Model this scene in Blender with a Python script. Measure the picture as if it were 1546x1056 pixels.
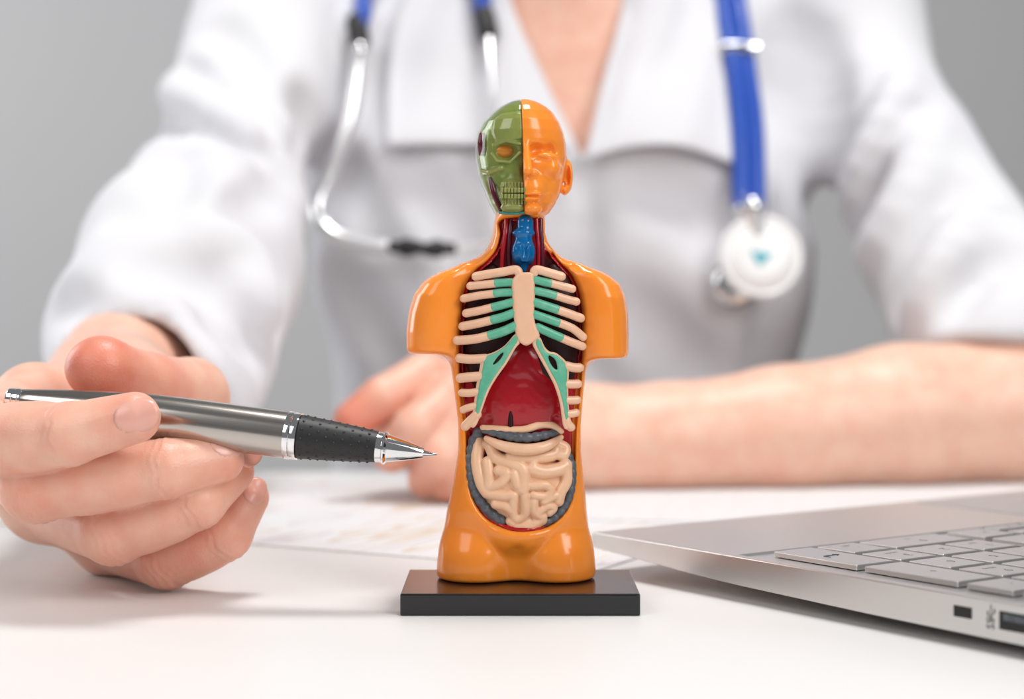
import bpy, bmesh, math, random
import numpy as np
from mathutils import Vector, Matrix
from mathutils.bvhtree import BVHTree

for o in list(bpy.data.objects): bpy.data.objects.remove(o)
scene = bpy.context.scene
COL = scene.collection
random.seed(4)
TZ = 0.74          # desk top height above the floor; all builders below work in desk-top space (z = 0 on the desk)
FPX, HOR, CAMH = 2700.0, 450.0, 0.089

# ------------------------------------------------------------------ camera
cam = bpy.data.cameras.new('camera'); camo = bpy.data.objects.new('camera', cam); COL.objects.link(camo)
camo.location = (0, 0, TZ + CAMH); camo.rotation_euler = (math.pi/2, 0, 0)
cam.sensor_fit = 'HORIZONTAL'; cam.sensor_width = 36.0; cam.lens = 36.0*FPX/1546.0
cam.shift_y = -(528.0-HOR)/1546.0
cam.clip_start = 0.02; cam.clip_end = 50
cam.dof.use_dof = True; cam.dof.focus_distance = 0.511; cam.dof.aperture_fstop = 7.6
scene.camera = camo

# ------------------------------------------------------------------ world, lights, exposure
w = bpy.data.worlds.new('world'); scene.world = w; w.use_nodes = True
w.node_tree.nodes['Background'].inputs[0].default_value = (0.95, 0.97, 1.0, 1)
w.node_tree.nodes['Background'].inputs[1].default_value = 0.19

def area(name, loc, target, sx, sy, power, col=(1, 1, 1)):
    l = bpy.data.lights.new(name, 'AREA'); l.shape = 'RECTANGLE'; l.size = sx; l.size_y = sy
    l.energy = power; l.color = col
    o = bpy.data.objects.new(name, l); COL.objects.link(o)
    o.location = (loc[0], loc[1], loc[2]+TZ)
    d = Vector(target)-Vector(loc); o.rotation_euler = d.to_track_quat('-Z', 'Y').to_euler()
    return o
area('softbox_front', (0.85, -0.30, 0.85), (0.05, 0.7, 0.05), 0.6, 1.0, 14, (1, 0.985, 0.97))
area('softbox_left', (-1.0, -0.35, 0.95), (-0.05, 0.85, 0.12), 0.9, 0.9, 7.5, (1, 0.99, 0.98))
area('ceiling_lamp', (0.12, 0.70, 1.55), (0.02, 0.62, 0.0), 0.42, 0.42, 17, (1, 0.99, 0.975))
area('window_daylight', (-1.9, 1.75, 0.7), (0.3, 1.6, 0.25), 1.0, 1.4, 24, (0.97, 0.98, 1.0))

scene.view_settings.view_transform = 'Standard'; scene.view_settings.look = 'None'
scene.view_settings.exposure = 0.0; scene.view_settings.gamma = 1.0
scene.view_settings.use_curve_mapping = False

# ------------------------------------------------------------------ helpers
def W(px, py, Y):
    """point of the place seen at photo pixel (px, py) when it stands Y metres from the camera"""
    return np.array([(px-773.0)*Y/FPX, Y, CAMH-(py-HOR)*Y/FPX])

MATS = {}
def mat(name, col, rough=0.5, metal=0.0, sss=0.0, sssr=(1, .3, .15), sscale=0.003, coat=0.0, noise=None, bump=None, spec=0.5, aniso=0.0, sheen=0.0):
    m = bpy.data.materials.new(name); m.use_nodes = True
    nt = m.node_tree; b = nt.nodes['Principled BSDF']
    b.inputs['Base Color'].default_value = (*col, 1); b.inputs['Roughness'].default_value = rough
    b.inputs['Metallic'].default_value = metal; b.inputs['Specular IOR Level'].default_value = spec
    if sss:
        b.inputs['Subsurface Weight'].default_value = sss; b.inputs['Subsurface Radius'].default_value = sssr
        b.inputs['Subsurface Scale'].default_value = sscale
    b.inputs['Coat Weight'].default_value = coat; b.inputs['Coat Roughness'].default_value = 0.05
    if sheen: b.inputs['Sheen Weight'].default_value = sheen
    if aniso: b.inputs['Anisotropic'].default_value = aniso
    tc = nt.nodes.new('ShaderNodeTexCoord')
    if noise:   # (scale, colour2, lo, hi)
        n = nt.nodes.new('ShaderNodeTexNoise'); n.inputs['Scale'].default_value = noise[0]; n.inputs['Detail'].default_value = 4
        nt.links.new(tc.outputs['Object'], n.inputs['Vector'])
        r = nt.nodes.new('ShaderNodeValToRGB'); r.color_ramp.elements[0].position = noise[2]; r.color_ramp.elements[1].position = noise[3]
        r.color_ramp.elements[0].color = (*col, 1); r.color_ramp.elements[1].color = (*noise[1], 1)
        nt.links.new(n.outputs['Fac'], r.inputs['Fac']); nt.links.new(r.outputs['Color'], b.inputs['Base Color'])
    if bump:    # (scale, strength, distance)
        n = nt.nodes.new('ShaderNodeTexNoise'); n.inputs['Scale'].default_value = bump[0]; n.inputs['Detail'].default_value = 3
        nt.links.new(tc.outputs['Object'], n.inputs['Vector'])
        bp = nt.nodes.new('ShaderNodeBump'); bp.inputs['Strength'].default_value = bump[1]; bp.inputs['Distance'].default_value = bump[2]
        nt.links.new(n.outputs['Fac'], bp.inputs['Height']); nt.links.new(bp.outputs['Normal'], b.inputs['Normal'])
    MATS[name] = m
    return m

mat('orange', (0.95, 0.295, 0.032), 0.18, sss=0.25, sssr=(1, .45, .1), sscale=0.0025, noise=(60, (0.90, 0.265, 0.03), .35, .7))
mat('black_plastic', (0.012, 0.012, 0.013), 0.16, bump=(900, .05, .0002))
mat('bone', (0.83, 0.51, 0.34), 0.32, sss=0.15, sscale=0.0012, noise=(300, (0.81, 0.48, 0.31), .4, .7))
mat('cartilage', (0.10, 0.42, 0.27), 0.35, noise=(420, (0.16, 0.46, 0.31), .42, .66))
mat('gut', (0.84, 0.53, 0.34), 0.27, sss=0.15, sscale=0.0012, noise=(260, (0.80, 0.48, 0.30), .4, .7))
mat('colon_grey', (0.075, 0.085, 0.10), 0.38, noise=(500, (0.12, 0.13, 0.15), .4, .7))
mat('deep_red', (0.42, 0.008, 0.014), 0.16, noise=(200, (0.32, 0.005, 0.010), .4, .7))
mat('bright_red', (0.36, 0.006, 0.014), 0.2, bump=(260, .25, .0006))
mat('lung_dark', (0.022, 0.004, 0.005), 0.45, spec=0.25, noise=(2600, (0.12, 0.03, 0.03), .66, .78), bump=(1800, .3, .0002))
mat('blue_larynx', (0.0, 0.13, 0.36), 0.14, bump=(500, .3, .0005))
mat('skull_green', (0.29, 0.30, 0.085), 0.2, noise=(170, (0.22, 0.26, 0.07), .4, .7))
mat('maroon', (0.10, 0.008, 0.02), 0.2)
mat('teal', (0.03, 0.28, 0.24), 0.25)
mat('cyan_print', (0.06, 0.42, 0.50), 0.3)
mat('chrome', (0.82, 0.82, 0.83), 0.08, 1.0)
mat('steel', (0.95, 0.95, 0.96), 0.28, 1.0)
mat('rubber', (0.012, 0.012, 0.013), 0.5, bump=(3000, .1, .0001))
mat('alu', (0.70, 0.685, 0.67), 0.36, 1.0, bump=(9000, .03, .00005))
mat('key_alu', (0.60, 0.59, 0.585), 0.42, 0.9)
mat('port_black', (0.006, 0.006, 0.006), 0.4)
mat('legend', (0.045, 0.05, 0.06), 0.5)
mat('desk_white', (0.745, 0.735, 0.725), 0.42, noise=(3, (0.735, 0.725, 0.715), .4, .6))
mat('desk_leg', (0.6, 0.6, 0.61), 0.4, 0.6)
mat('cloth', (0.69, 0.69, 0.715), 0.85, sheen=0.1, noise=(9, (0.68, 0.675, 0.71), .4, .6), bump=(700, .25, .0006))
mat('tube_blue', (0.015, 0.075, 0.42), 0.33)
mat('white_plastic', (0.88, 0.89, 0.89), 0.25)
mat('wall_grey', (0.60, 0.60, 0.605), 0.8, noise=(1.5, (0.59, 0.59, 0.60), .4, .6))
mat('floor_grey', (0.36, 0.34, 0.32), 0.5, noise=(4, (0.32, 0.30, 0.28), .4, .6))
mat('hair', (0.05, 0.025, 0.012), 0.45, bump=(120, .5, .004))
mat('nail', (0.76, 0.39, 0.315), 0.25, sss=0.2, sscale=0.002)
mat('screen', (0.01, 0.01, 0.012), 0.08)

# brushed steel of the pen: fine grain running along the barrel
m = mat('brushed', (0.50, 0.46, 0.425), 0.22, 1.0)
nt = m.node_tree; b = nt.nodes['Principled BSDF']; tc = nt.nodes.new('ShaderNodeTexCoord')
mp = nt.nodes.new('ShaderNodeMapping'); mp.inputs['Scale'].default_value = (40, 4000, 4000)
n = nt.nodes.new('ShaderNodeTexNoise'); n.inputs['Scale'].default_value = 1; n.inputs['Detail'].default_value = 2
nt.links.new(tc.outputs['Object'], mp.inputs['Vector']); nt.links.new(mp.outputs['Vector'], n.inputs['Vector'])
r = nt.nodes.new('ShaderNodeMapRange'); r.inputs[3].default_value = 0.17; r.inputs[4].default_value = 0.25
nt.links.new(n.outputs['Fac'], r.inputs[0]); nt.links.new(r.outputs[0], b.inputs['Roughness'])

# skin: base tone, own redness over joints and finger ends (a colour the skin has), pores
def skin_mat(name, col, red):
    m = mat(name, col, 0.42, sss=0.22, sssr=(1.0, 0.35, 0.2), sscale=0.004)
    nt = m.node_tree; b = nt.nodes['Principled BSDF']
    tc = nt.nodes.new('ShaderNodeTexCoord')
    n = nt.nodes.new('ShaderNodeTexNoise'); n.inputs['Scale'].default_value = 110; n.inputs['Detail'].default_value = 5
    nt.links.new(tc.outputs['Object'], n.inputs['Vector'])
    at = nt.nodes.new('ShaderNodeAttribute'); at.attribute_name = 'flush'
    ma = nt.nodes.new('ShaderNodeMath'); ma.operation = 'MULTIPLY_ADD'
    nt.links.new(n.outputs['Fac'], ma.inputs[0]); ma.inputs[1].default_value = 0.75; ma.inputs[2].default_value = -0.30
    ad = nt.nodes.new('ShaderNodeMath'); ad.operation = 'ADD'; ad.use_clamp = True
    nt.links.new(at.outputs['Fac'], ad.inputs[0]); nt.links.new(ma.outputs[0], ad.inputs[1])
    mx = nt.nodes.new('ShaderNodeMix'); mx.data_type = 'RGBA'
    mx.inputs['A'].default_value = (*col, 1); mx.inputs['B'].default_value = (*red, 1)
    nt.links.new(ad.outputs[0], mx.inputs['Factor']); nt.links.new(mx.outputs['Result'], b.inputs['Base Color'])
    v = nt.nodes.new('ShaderNodeTexVoronoi'); v.inputs['Scale'].default_value = 1500
    nt.links.new(tc.outputs['Object'], v.inputs['Vector'])
    bp = nt.nodes.new('ShaderNodeBump'); bp.inputs['Strength'].default_value = 0.16; bp.inputs['Distance'].default_value = 0.0004
    nt.links.new(v.outputs['Distance'], bp.inputs['Height']); nt.links.new(bp.outputs['Normal'], b.inputs['Normal'])
    return m
skin_mat('skin', (0.83, 0.535, 0.405), (0.70, 0.20, 0.125))

# clear plastic shell of the head half
m = bpy.data.materials.new('clear_shell'); m.use_nodes = True; MATS['clear_shell'] = m
nt = m.node_tree; nt.nodes.clear()
out = nt.nodes.new('ShaderNodeOutputMaterial'); tr = nt.nodes.new('ShaderNodeBsdfTransparent'); tr.inputs[0].default_value = (0.93, 0.97, 0.90, 1)
gl = nt.nodes.new('ShaderNodeBsdfGlossy'); gl.inputs['Roughness'].default_value = 0.04
fr = nt.nodes.new('ShaderNodeFresnel'); fr.inputs[0].default_value = 1.5
mx = nt.nodes.new('ShaderNodeMixShader')
gm = nt.nodes.new('ShaderNodeNewGeometry'); su = nt.nodes.new('ShaderNodeMath'); su.operation = 'SUBTRACT'; su.inputs[0].default_value = 1.0; su.use_clamp = True
mu = nt.nodes.new('ShaderNodeMath'); mu.operation = 'MULTIPLY'; nt.links.new(gm.outputs['Backfacing'], su.inputs[1]); nt.links.new(fr.outputs[0], mu.inputs[0]); nt.links.new(su.outputs[0], mu.inputs[1])
nt.links.new(mu.outputs[0], mx.inputs[0]); nt.links.new(tr.outputs[0], mx.inputs[1]); nt.links.new(gl.outputs[0], mx.inputs[2]); nt.links.new(mx.outputs[0], out.inputs[0])

ROOT = {}
def thing(name, label, cat, loc, group=None, kind=None):
    o = bpy.data.objects.new(name, None); COL.objects.link(o)
    o.empty_display_size = 0.02
    o.location = (loc[0], loc[1], loc[2]+TZ); o['label'] = label; o['category'] = cat
    if group: o['group'] = group
    if kind: o['kind'] = kind
    ROOT[o.name] = np.array(loc, float)
    return o
def origin(parent):
    while parent.parent: parent = parent.parent
    return ROOT[parent.name]
def mk(name, verts, faces, m, parent=None, smooth=True, label=None, attr=None, sharp=None):
    """mesh object from desk-space vertices; a part keeps its thing's origin"""
    v = np.asarray(verts, float)
    if parent is not None: v = v-origin(parent)
    me = bpy.data.meshes.new(name)
    if isinstance(faces, np.ndarray):
        me.vertices.add(len(v)); me.vertices.foreach_set('co', v.astype(np.float32).ravel())
        k = faces.shape[1]; me.loops.add(faces.size); me.loops.foreach_set('vertex_index', faces.astype(np.int32).ravel())
        me.polygons.add(len(faces)); me.polygons.foreach_set('loop_start', np.arange(0, faces.size, k, dtype=np.int32))
        me.update(calc_edges=True); me.validate()
    else:
        me.from_pydata([tuple(p) for p in v], [], faces); me.update()
    if smooth: me.polygons.foreach_set('use_smooth', [True]*len(me.polygons))
    if sharp: me.set_sharp_from_angle(angle=sharp)
    if attr is not None:
        a = me.attributes.new('flush', 'FLOAT', 'POINT'); a.data.foreach_set('value', attr.astype(np.float32))
    me.materials.append(MATS[m])
    o = bpy.data.objects.new(name, me); COL.objects.link(o)
    if parent is not None: o.parent = parent
    else:
        o.location = (0, 0, TZ); ROOT[o.name] = np.zeros(3)
    if label: o['label'] = label
    return o
def tag(o, label, cat, group=None):
    o['label'] = label; o['category'] = cat
    if group: o['group'] = group
    return o

# ---- signed distance modelling -------------------------------------------------
def smin(a, b, k):
    h = np.maximum(k-np.abs(a-b), 0)/k
    return np.minimum(a, b)-h*h*k*0.25
def smax(a, b, k): return -smin(-a, -b, k)
def cone(p, a, b, ra, rb):
    a = np.asarray(a); b = np.asarray(b); ba = b-a
    t = np.clip(((p-a)@ba)/(ba@ba), 0, 1)
    return np.linalg.norm(p-a-t[:, None]*ba, axis=1)-(ra+(rb-ra)*t)
def ell(p, c, r):
    q = (p-np.asarray(c))/np.asarray(r)
    k = np.linalg.norm(q, axis=1)
    return (k-1)*min(r)
def chain(p, pts, k):
    d = None
    for (a, ra), (b, rb) in zip(pts[:-1], pts[1:]):
        e = cone(p, a, b, ra, rb); d = e if d is None else smin(d, e, k)
    return d
def poly2(x, z, V):
    V = np.asarray(V, float); d = np.full(x.shape, 1e9); s = np.ones(x.shape)
    for i in range(len(V)):
        a = V[i]; b_ = V[i-1]; e = b_-a; wx = x-a[0]; wz = z-a[1]
        t = np.clip((wx*e[0]+wz*e[1])/(e@e), 0, 1)
        bx = wx-e[0]*t; bz = wz-e[1]*t; d = np.minimum(d, bx*bx+bz*bz)
        c1 = z >= a[1]; c2 = z < b_[1]; c3 = e[0]*wz > e[1]*wx
        fl = (c1 & c2 & c3) | (~c1 & ~c2 & ~c3); s = np.where(fl, -s, s)
    return s*np.sqrt(d)
def sm_poly(pts, n=4, closed=True):
    """Catmull-Rom resample of a polyline / polygon"""
    P = np.asarray(pts, float); N = len(P); out = []
    for i in range(N if closed else N-1):
        g = lambda j: P[j % N] if closed else P[min(max(j, 0), N-1)]
        p0, p1, p2, p3 = g(i-1), g(i), g(i+1), g(i+2)
        for k in range(n):
            t = k/n
            out.append(0.5*((2*p1)+(-p0+p2)*t+(2*p0-5*p1+4*p2-p3)*t*t+(-p0+3*p1-3*p2+p3)*t**3))
    if not closed: out.append(P[-1])
    return np.array(out)
def loft(p, T, n=2.4):
    """T rows: z, xl, xr, yf, yb, z ascending"""
    z = p[:, 2]; T = np.asarray(T)
    xl, xr, yf, yb = [np.interp(z, T[:, 0], T[:, i]) for i in (1, 2, 3, 4)]
    wx = (xr-xl)/2; wy = (yb-yf)/2
    q = (np.abs((p[:, 0]-(xl+xr)/2)/wx)**n+np.abs((p[:, 1]-(yf+yb)/2)/wy)**n)**(1/n)
    d = (q-1)*np.minimum(wx, wy)
    return np.maximum(d, np.maximum(T[0, 0]-z, z-T[-1, 0]))
def sdf_mesh(f, lo, hi, h, blk=8, slack=1.6):
    lo = np.asarray(lo, float); hi = np.asarray(hi, float)
    nb = np.ceil((hi-lo)/(h*blk)).astype(int); n = nb*blk
    g = np.stack(np.meshgrid(*[np.arange(k) for k in nb], indexing='ij'), -1).reshape(-1, 3)
    dc = f(lo+(g+0.5)*blk*h-0.5*h)
    V = np.repeat(np.repeat(np.repeat(dc.reshape(nb), blk, 0), blk, 1), blk, 2)
    act = g[np.abs(dc) < blk*h*0.87*slack+h]
    off = np.stack(np.meshgrid(*[np.arange(blk)]*3, indexing='ij'), -1).reshape(-1, 3)
    for i in range(0, len(act), 600):
        idx = (act[i:i+600, None, :]*blk+off[None]).reshape(-1, 3)
        V[idx[:, 0], idx[:, 1], idx[:, 2]] = f(lo+idx*h)
    ins = V < 0
    s = ins[:-1, :-1, :-1].astype(np.int8)
    s = sum(ins[a:n[0]-1+a, b:n[1]-1+b, c:n[2]-1+c].astype(np.int8) for a in (0, 1) for b in (0, 1) for c in (0, 1))
    cells = np.argwhere((s > 0) & (s < 8))
    acc = np.zeros((len(cells), 3)); cnt = np.zeros(len(cells))
    C8 = [(a, b, c) for a in (0, 1) for b in (0, 1) for c in (0, 1)]
    for a in C8:
        for ax in range(3):
            if a[ax]: continue
            b = list(a); b[ax] = 1
            va = V[tuple((cells+a).T)]; vb = V[tuple((cells+b).T)]
            cr = (va < 0) != (vb < 0); t = np.where(cr, va/np.where(cr, va-vb, 1), 0)
            pt = np.tile(np.array(a, float), (len(cells), 1)); pt[:, ax] = t
            acc[cr] += pt[cr]; cnt += cr
    verts = lo+(cells+acc/cnt[:, None])*h
    ID = np.full(n, -1, np.int32); ID[tuple(cells.T)] = np.arange(len(cells))
    quads = []
    for ax in range(3):
        sl0 = [slice(1, -1)]*3; sl0[ax] = slice(0, -1); sl1 = list(sl0); sl1[ax] = slice(1, None)
        e0 = ins[tuple(sl0)]; e1 = ins[tuple(sl1)]
        for flip in (0, 1):
            q = np.argwhere(e0 & ~e1) if not flip else np.argwhere(~e0 & e1)
            o = np.ones(3, int); o[ax] = 0; q = q+o
            u, v = (ax+1) % 3, (ax+2) % 3
            def c(du, dv):
                k = q.copy(); k[:, u] -= du; k[:, v] -= dv; return ID[tuple(k.T)]
            f4 = np.stack([c(1, 1), c(0, 1), c(0, 0), c(1, 0)], 1)
            if flip: f4 = f4[:, ::-1]
            quads.append(f4[(f4 >= 0).all(1)])
    return verts, np.concatenate(quads)

# ---- swept tubes, lathes, boxes ------------------------------------------------
def tube(pts, rad, seg=12, sub=5, flat=None, smooth=True, mod=None):
    """pts (n,3), rad scalar or list; hemispherical ends; flat=(dir, factor) squashes across a direction"""
    P = np.asarray(pts, float); R = np.full(len(P), rad) if np.isscalar(rad) else np.asarray(rad, float)
    Q = sm_poly(np.column_stack([P, R]), sub, False) if smooth else np.column_stack([P, R])
    P, R = Q[:, :3], Q[:, 3].copy()
    L = np.concatenate([[0], np.cumsum(np.linalg.norm(np.diff(P, axis=0), axis=1))])
    if mod: R = R*(1+mod[0]*np.abs(np.cos(math.pi*L/mod[1]))-mod[0]*.7)
    T = np.gradient(P, axis=0); T /= np.linalg.norm(T, axis=1)[:, None]
    cap = [(math.sin(a), math.cos(a)) for a in np.linspace(1.35, 0.3, 4)]
    rows = []
    for k, (s, c) in enumerate(cap): rows.append((P[-1]+T[-1]*R[-1]*(math.sin(math.pi/2-math.asin(c)) if False else (1-c*c)**.5*1.0), T[-1], R[-1]*c))
    ends = []
    for (s, c) in [(math.sin(a), math.cos(a)) for a in (1.45, 1.1, 0.75, 0.35)]:
        ends.append((s, c))
    seq = [(P[0]-T[0]*R[0]*s, T[0], R[0]*c) for s, c in ends]
    seq += [(P[i], T[i], R[i]) for i in range(len(P))]
    seq += [(P[-1]+T[-1]*R[-1]*s, T[-1], R[-1]*c) for s, c in ends[::-1]]
    up = np.array([0, 0, 1.0]) if abs(T[0][2]) < 0.9 else np.array([0, 1.0, 0])
    N = np.cross(T[0], up); N /= np.linalg.norm(N)
    vs, fs = [], []
    for i, (c, t, r) in enumerate(seq):
        N = N-t*(N@t); N /= np.linalg.norm(N); B = np.cross(t, N)
        for k in range(seg):
            a = 2*math.pi*k/seg; o = N*math.cos(a)*r+B*math.sin(a)*r
            if flat is not None:
                d = np.asarray(flat[0]); o = o-d*(o@d)*(1-flat[1])
            vs.append(c+o)
    n = len(seq)
    for i in range(n-1):
        for k in range(seg):
            a = i*seg+k; b = i*seg+(k+1) % seg
            fs.append((a, b, b+seg, a+seg))
    fs.append(tuple(range(seg-1, -1, -1))); fs.append(tuple(range((n-1)*seg, n*seg)))
    return vs, fs
def lathe(prof, o, axis, seg=48):
    """prof: (distance along axis, radius)"""
    o = np.asarray(o, float); ax = np.asarray(axis, float); ax /= np.linalg.norm(ax)
    up = np.array([0, 0, 1.0]) if abs(ax[2]) < .9 else np.array([1.0, 0, 0])
    N = np.cross(ax, up); N /= np.linalg.norm(N); B = np.cross(ax, N); vs = []; fs = []
    for d, r in prof:
        for k in range(seg):
            a = 2*math.pi*k/seg; vs.append(o+ax*d+(N*math.cos(a)+B*math.sin(a))*max(r, 1e-5))
    for i in range(len(prof)-1):
        for k in range(seg):
            a = i*seg+k; b = i*seg+(k+1) % seg; fs.append((a, b, b+seg, a+seg))
    fs.append(tuple(range(seg-1, -1, -1))); fs.append(tuple(range((len(prof)-1)*seg, len(prof)*seg)))
    return vs, fs
def bbox_bm(sx, sy, sz, bev, seg=2):
    bm = bmesh.new(); bmesh.ops.create_cube(bm, size=1)
    for v in bm.verts: v.co = (v.co.x*sx, v.co.y*sy, v.co.z*sz)
    if bev: bmesh.ops.bevel(bm, geom=bm.edges[:], offset=bev, segments=seg, affect='EDGES', profile=.5)
    vs = [np.array(v.co) for v in bm.verts]; bm.verts.index_update(); fs = [tuple(v.index for v in f.verts) for f in bm.faces]
    bm.free(); return vs, fs
def box(cx, cy, cz, sx, sy, sz, bev=0, seg=2):
    vs, fs = bbox_bm(sx, sy, sz, bev, seg); return [v+np.array([cx, cy, cz]) for v in vs], fs
def join(parts):
    V, F = [], []
    for vs, fs in parts:
        o = len(V); V += list(vs); F += [tuple(i+o for i in f) for f in fs]
    return V, F
def weighted(o):
    o.modifiers.new('wn', 'WEIGHTED_NORMAL'); return o

# ================================================================== the room
o = mk('wall_back', *box(0, 2.56, 0.6, 7, 0.12, 2.8), 'wall_grey', smooth=False); o['kind'] = 'structure'
o['label'] = 'plain grey wall far behind the seated person'
o = mk('floor', *box(0, 0.7, -0.79, 7, 4.6, 0.1), 'floor_grey', smooth=False); o['kind'] = 'structure'
o['label'] = 'plain dark floor under the desk'

# desk
dk = thing('desk', 'white desk that everything stands on', 'desk', (0, 0.5, -0.74))
mk('desk_top', *box(0, 0.5085, -0.0125, 1.7, 0.817, 0.025, 0.002, 3), 'desk_white', dk, smooth=False)
for sx in (-1, 1):
    for sy in (0.15, 0.86): mk('leg', *box(sx*0.79, sy, -0.3825, 0.04, 0.04, 0.715, 0.003), 'desk_leg', dk, smooth=False)

# papers on the desk: printed sheets
def paper_mat(name, cols, scale, seed):
    m = mat(name, (0.86, 0.86, 0.87), 0.6); nt = m.node_tree; b = nt.nodes['Principled BSDF']
    tc = nt.nodes.new('ShaderNodeTexCoord')
    mp = nt.nodes.new('ShaderNodeMapping'); mp.inputs['Scale'].default_value = scale; mp.inputs['Location'].default_value = (seed, seed*.37, 0)
    nt.links.new(tc.outputs['Object'], mp.inputs['Vector'])
    n = nt.nodes.new('ShaderNodeTexNoise'); n.inputs['Scale'].default_value = 1; n.inputs['Detail'].default_value = 1
    nt.links.new(mp.outputs['Vector'], n.inputs['Vector'])
    r = nt.nodes.new('ShaderNodeValToRGB'); r.color_ramp.interpolation = 'CONSTANT'
    e = r.color_ramp.elements; e[0].position = 0; e[0].color = (0.76, 0.755, 0.765, 1); e[1].position = .56; e[1].color = (*cols[0], 1)
    k = e.new(.61); k.color = (0.76, 0.755, 0.765, 1); k = e.new(.36); k.color = (*cols[1], 1); k = e.new(.40); k.color = (0.76, 0.755, 0.765, 1)
    nt.links.new(n.outputs['Fac'], r.inputs['Fac']); nt.links.new(r.outputs['Color'], b.inputs['Base Color'])
paper_mat('print_a', ((0.67, 0.57, 0.48), (0.64, 0.59, 0.61)), (9, 70, 1), 3.1)
paper_mat('print_b', ((0.74, 0.735, 0.75), (0.75, 0.74, 0.75)), (8, 60, 1), 7.7)
def sheet(label, cx, cy, z, ang, m, sx=0.210, sy=0.297):
    vs, fs = box(0, 0, 0, sx, sy, 0.0004)
    o = mk('paper_sheet', vs, fs, m, smooth=False); o.location = (cx, cy, TZ+z); o.rotation_euler = (0, 0, ang)
    return tag(o, label, 'paper', 'printed sheets lying on the desk')
sheet('printed paper sheet on the desk between hand with pen and orange model', -0.055, 0.742, 0.0003, math.radians(62), 'print_a')
sheet('white paper sheet on the desk behind the laptop, under the bare forearm', 0.155, 0.795, 0.0008, math.radians(80), 'print_b')

# ================================================================== anatomical torso model
YC = 0.528
toy = thing('anatomy_torso_model', 'orange plastic anatomical torso model with open chest on black base', 'anatomy model', (0.0023, 0.5225, 0))
mk('base', *box(0.0023, 0.5225, 0.0031, 0.0672, 0.045, 0.0062, 0.0005, 3), 'black_plastic', toy, smooth=False, label='black rectangular plastic base')
def sx_(px, Y=YC): return (px-773.0)*Y/FPX
def sz_(py, Y=YC): return CAMH-(py-HOR)*Y/FPX
def rows(tab):
    return sorted([[sz_(r[0]), sx_(r[1]), sx_(r[2]), r[3], r[4]] for r in tab])
CH = rows([(318, 750, 822, .519, .541), (336, 746, 823, .518, .541), (352, 744, 823, .5175, .541), (366, 740, 827, .517, .5415), (378, 733, 836, .5165, .542), (388, 722, 848, .516, .5425), (400, 706, 866, .5155, .543), (415, 694, 880, .515, .543), (440, 688, 886, .514, .5435), (470, 684, 888, .5135, .5435),
    (505, 680, 889, .513, .543), (540, 679, 887, .5135, .5425), (590, 686, 881, .5145, .541), (640, 692, 877, .516, .540), (680, 692, 877, .5165, .540),
    (720, 685.5, 881, .5165, .541), (770, 675, 886, .5165, .542), (810, 668, 890.5, .518, .543), (850, 664, 893, .5195, .5435), (872, 664, 893, .520, .543), (884, 667, 890, .521, .542)])
AL = rows([(400, 694, 708, .522, .536), (404, 684, 708, .520, .538), (411, 664, 708, .518, .540), (418, 650, 707, .517, .541), (427, 638, 706, .5165, .5415), (445, 625, 705, .516, .542), (470, 617, 704, .516, .542), (500, 613.5, 703, .5165, .5415), (533, 614, 702, .517, .541), (540, 615, 702, .517, .541)])
AR = rows([(400, 866, 878, .522, .536), (404, 868, 890, .520, .538), (411, 864, 910, .518, .540), (419, 864, 924, .517, .541), (430, 866, 936, .5165, .5415), (449, 868, 944, .516, .542), (475, 869, 948, .516, .542), (505, 870, 949, .5165, .5415), (540, 871, 948.5, .517, .541), (546, 871, 948, .517, .541)])
CAV = [(758, 330), (756, 352), (749, 376), (734, 395), (716, 410), (702, 432), (696, 470), (693, 520), (693, 560), (696, 610), (703, 660), (706, 710), (712, 752), (732, 784), (762, 800), (792, 804), (828, 798), (855, 775), (866, 740), (868, 700), (870, 650), (875, 600), (879, 550), (880, 490), (876, 445), (864, 415), (846, 396), (832, 376), (824, 352), (820, 330)]
YS = 0.516
CAVW = sm_poly([(sx_(a, YS), sz_(b, YS)) for a, b in CAV], 3)
def chest(p):
    d = loft(p, CH, 2.5)
    for T, zb in ((AL, sz_(534)), (AR, sz_(541))):
        a = smax(loft(p, T, 2.3), zb-p[:, 2], 0.0018)
        d = smin(d, a, 0.0045)
    zb = 0.0062
    for s, px in ((-1, 721), (1, 838)):
        d = smin(d, ell(p, (sx_(px), 0.5285, sz_(843)), (0.0114, 0.0122, 0.0125)), 0.0018)
        d = smin(d, ell(p, (sx_(px)+s*0.0006, 0.5285, sz_(866)), (0.0108, 0.0119, 0.0095)), 0.002)
    d = smin(d, ell(p, (sx_(781), 0.527, sz_(795)), (0.0145, 0.0118, 0.0105)), 0.0009)
    d = smax(d, 0.0063-p[:, 2], 0.0012)
    g = cone(p, W(781, 836, .5165), W(780, 884, .5175), 0.0007, 0.0022)     # groove between the thighs
    d = smax(d, -g, 0.003)
    return d
def cavity(p, inset=0.0):
    m_ = (p[:, 1] < .530) & (p[:, 2] > CAVW[:, 1].min()-.004)
    d = np.full(len(p), .004)
    if m_.any(): d[m_] = poly2(p[m_, 0], p[m_, 2], CAVW)
    return d+inset
def floor_y(p): return 0.5245+0.0*p[:, 0]
def f_body(p):
    d = chest(p)
    c = np.maximum(cavity(p), p[:, 1]-(floor_y(p)+0.0006))
    return smax(d, -c, 0.0016)
tb = mk('body_shell', *sdf_mesh(f_body, (-0.033, 0.508, 0.0045), (0.037, 0.548, 0.116), 0.00046, slack=2.2), 'orange', toy, label='glossy orange plastic body shell')
def f_lining(p):
    c = np.maximum(cavity(p), p[:, 1]-floor_y(p)-0.0010)
    inner = np.maximum(cavity(p, 0.0011), p[:, 1]-floor_y(p)+0.0)
    d = np.maximum(c-0.00015, -inner)
    return np.maximum(d, chest(p)+0.0016)
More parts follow.
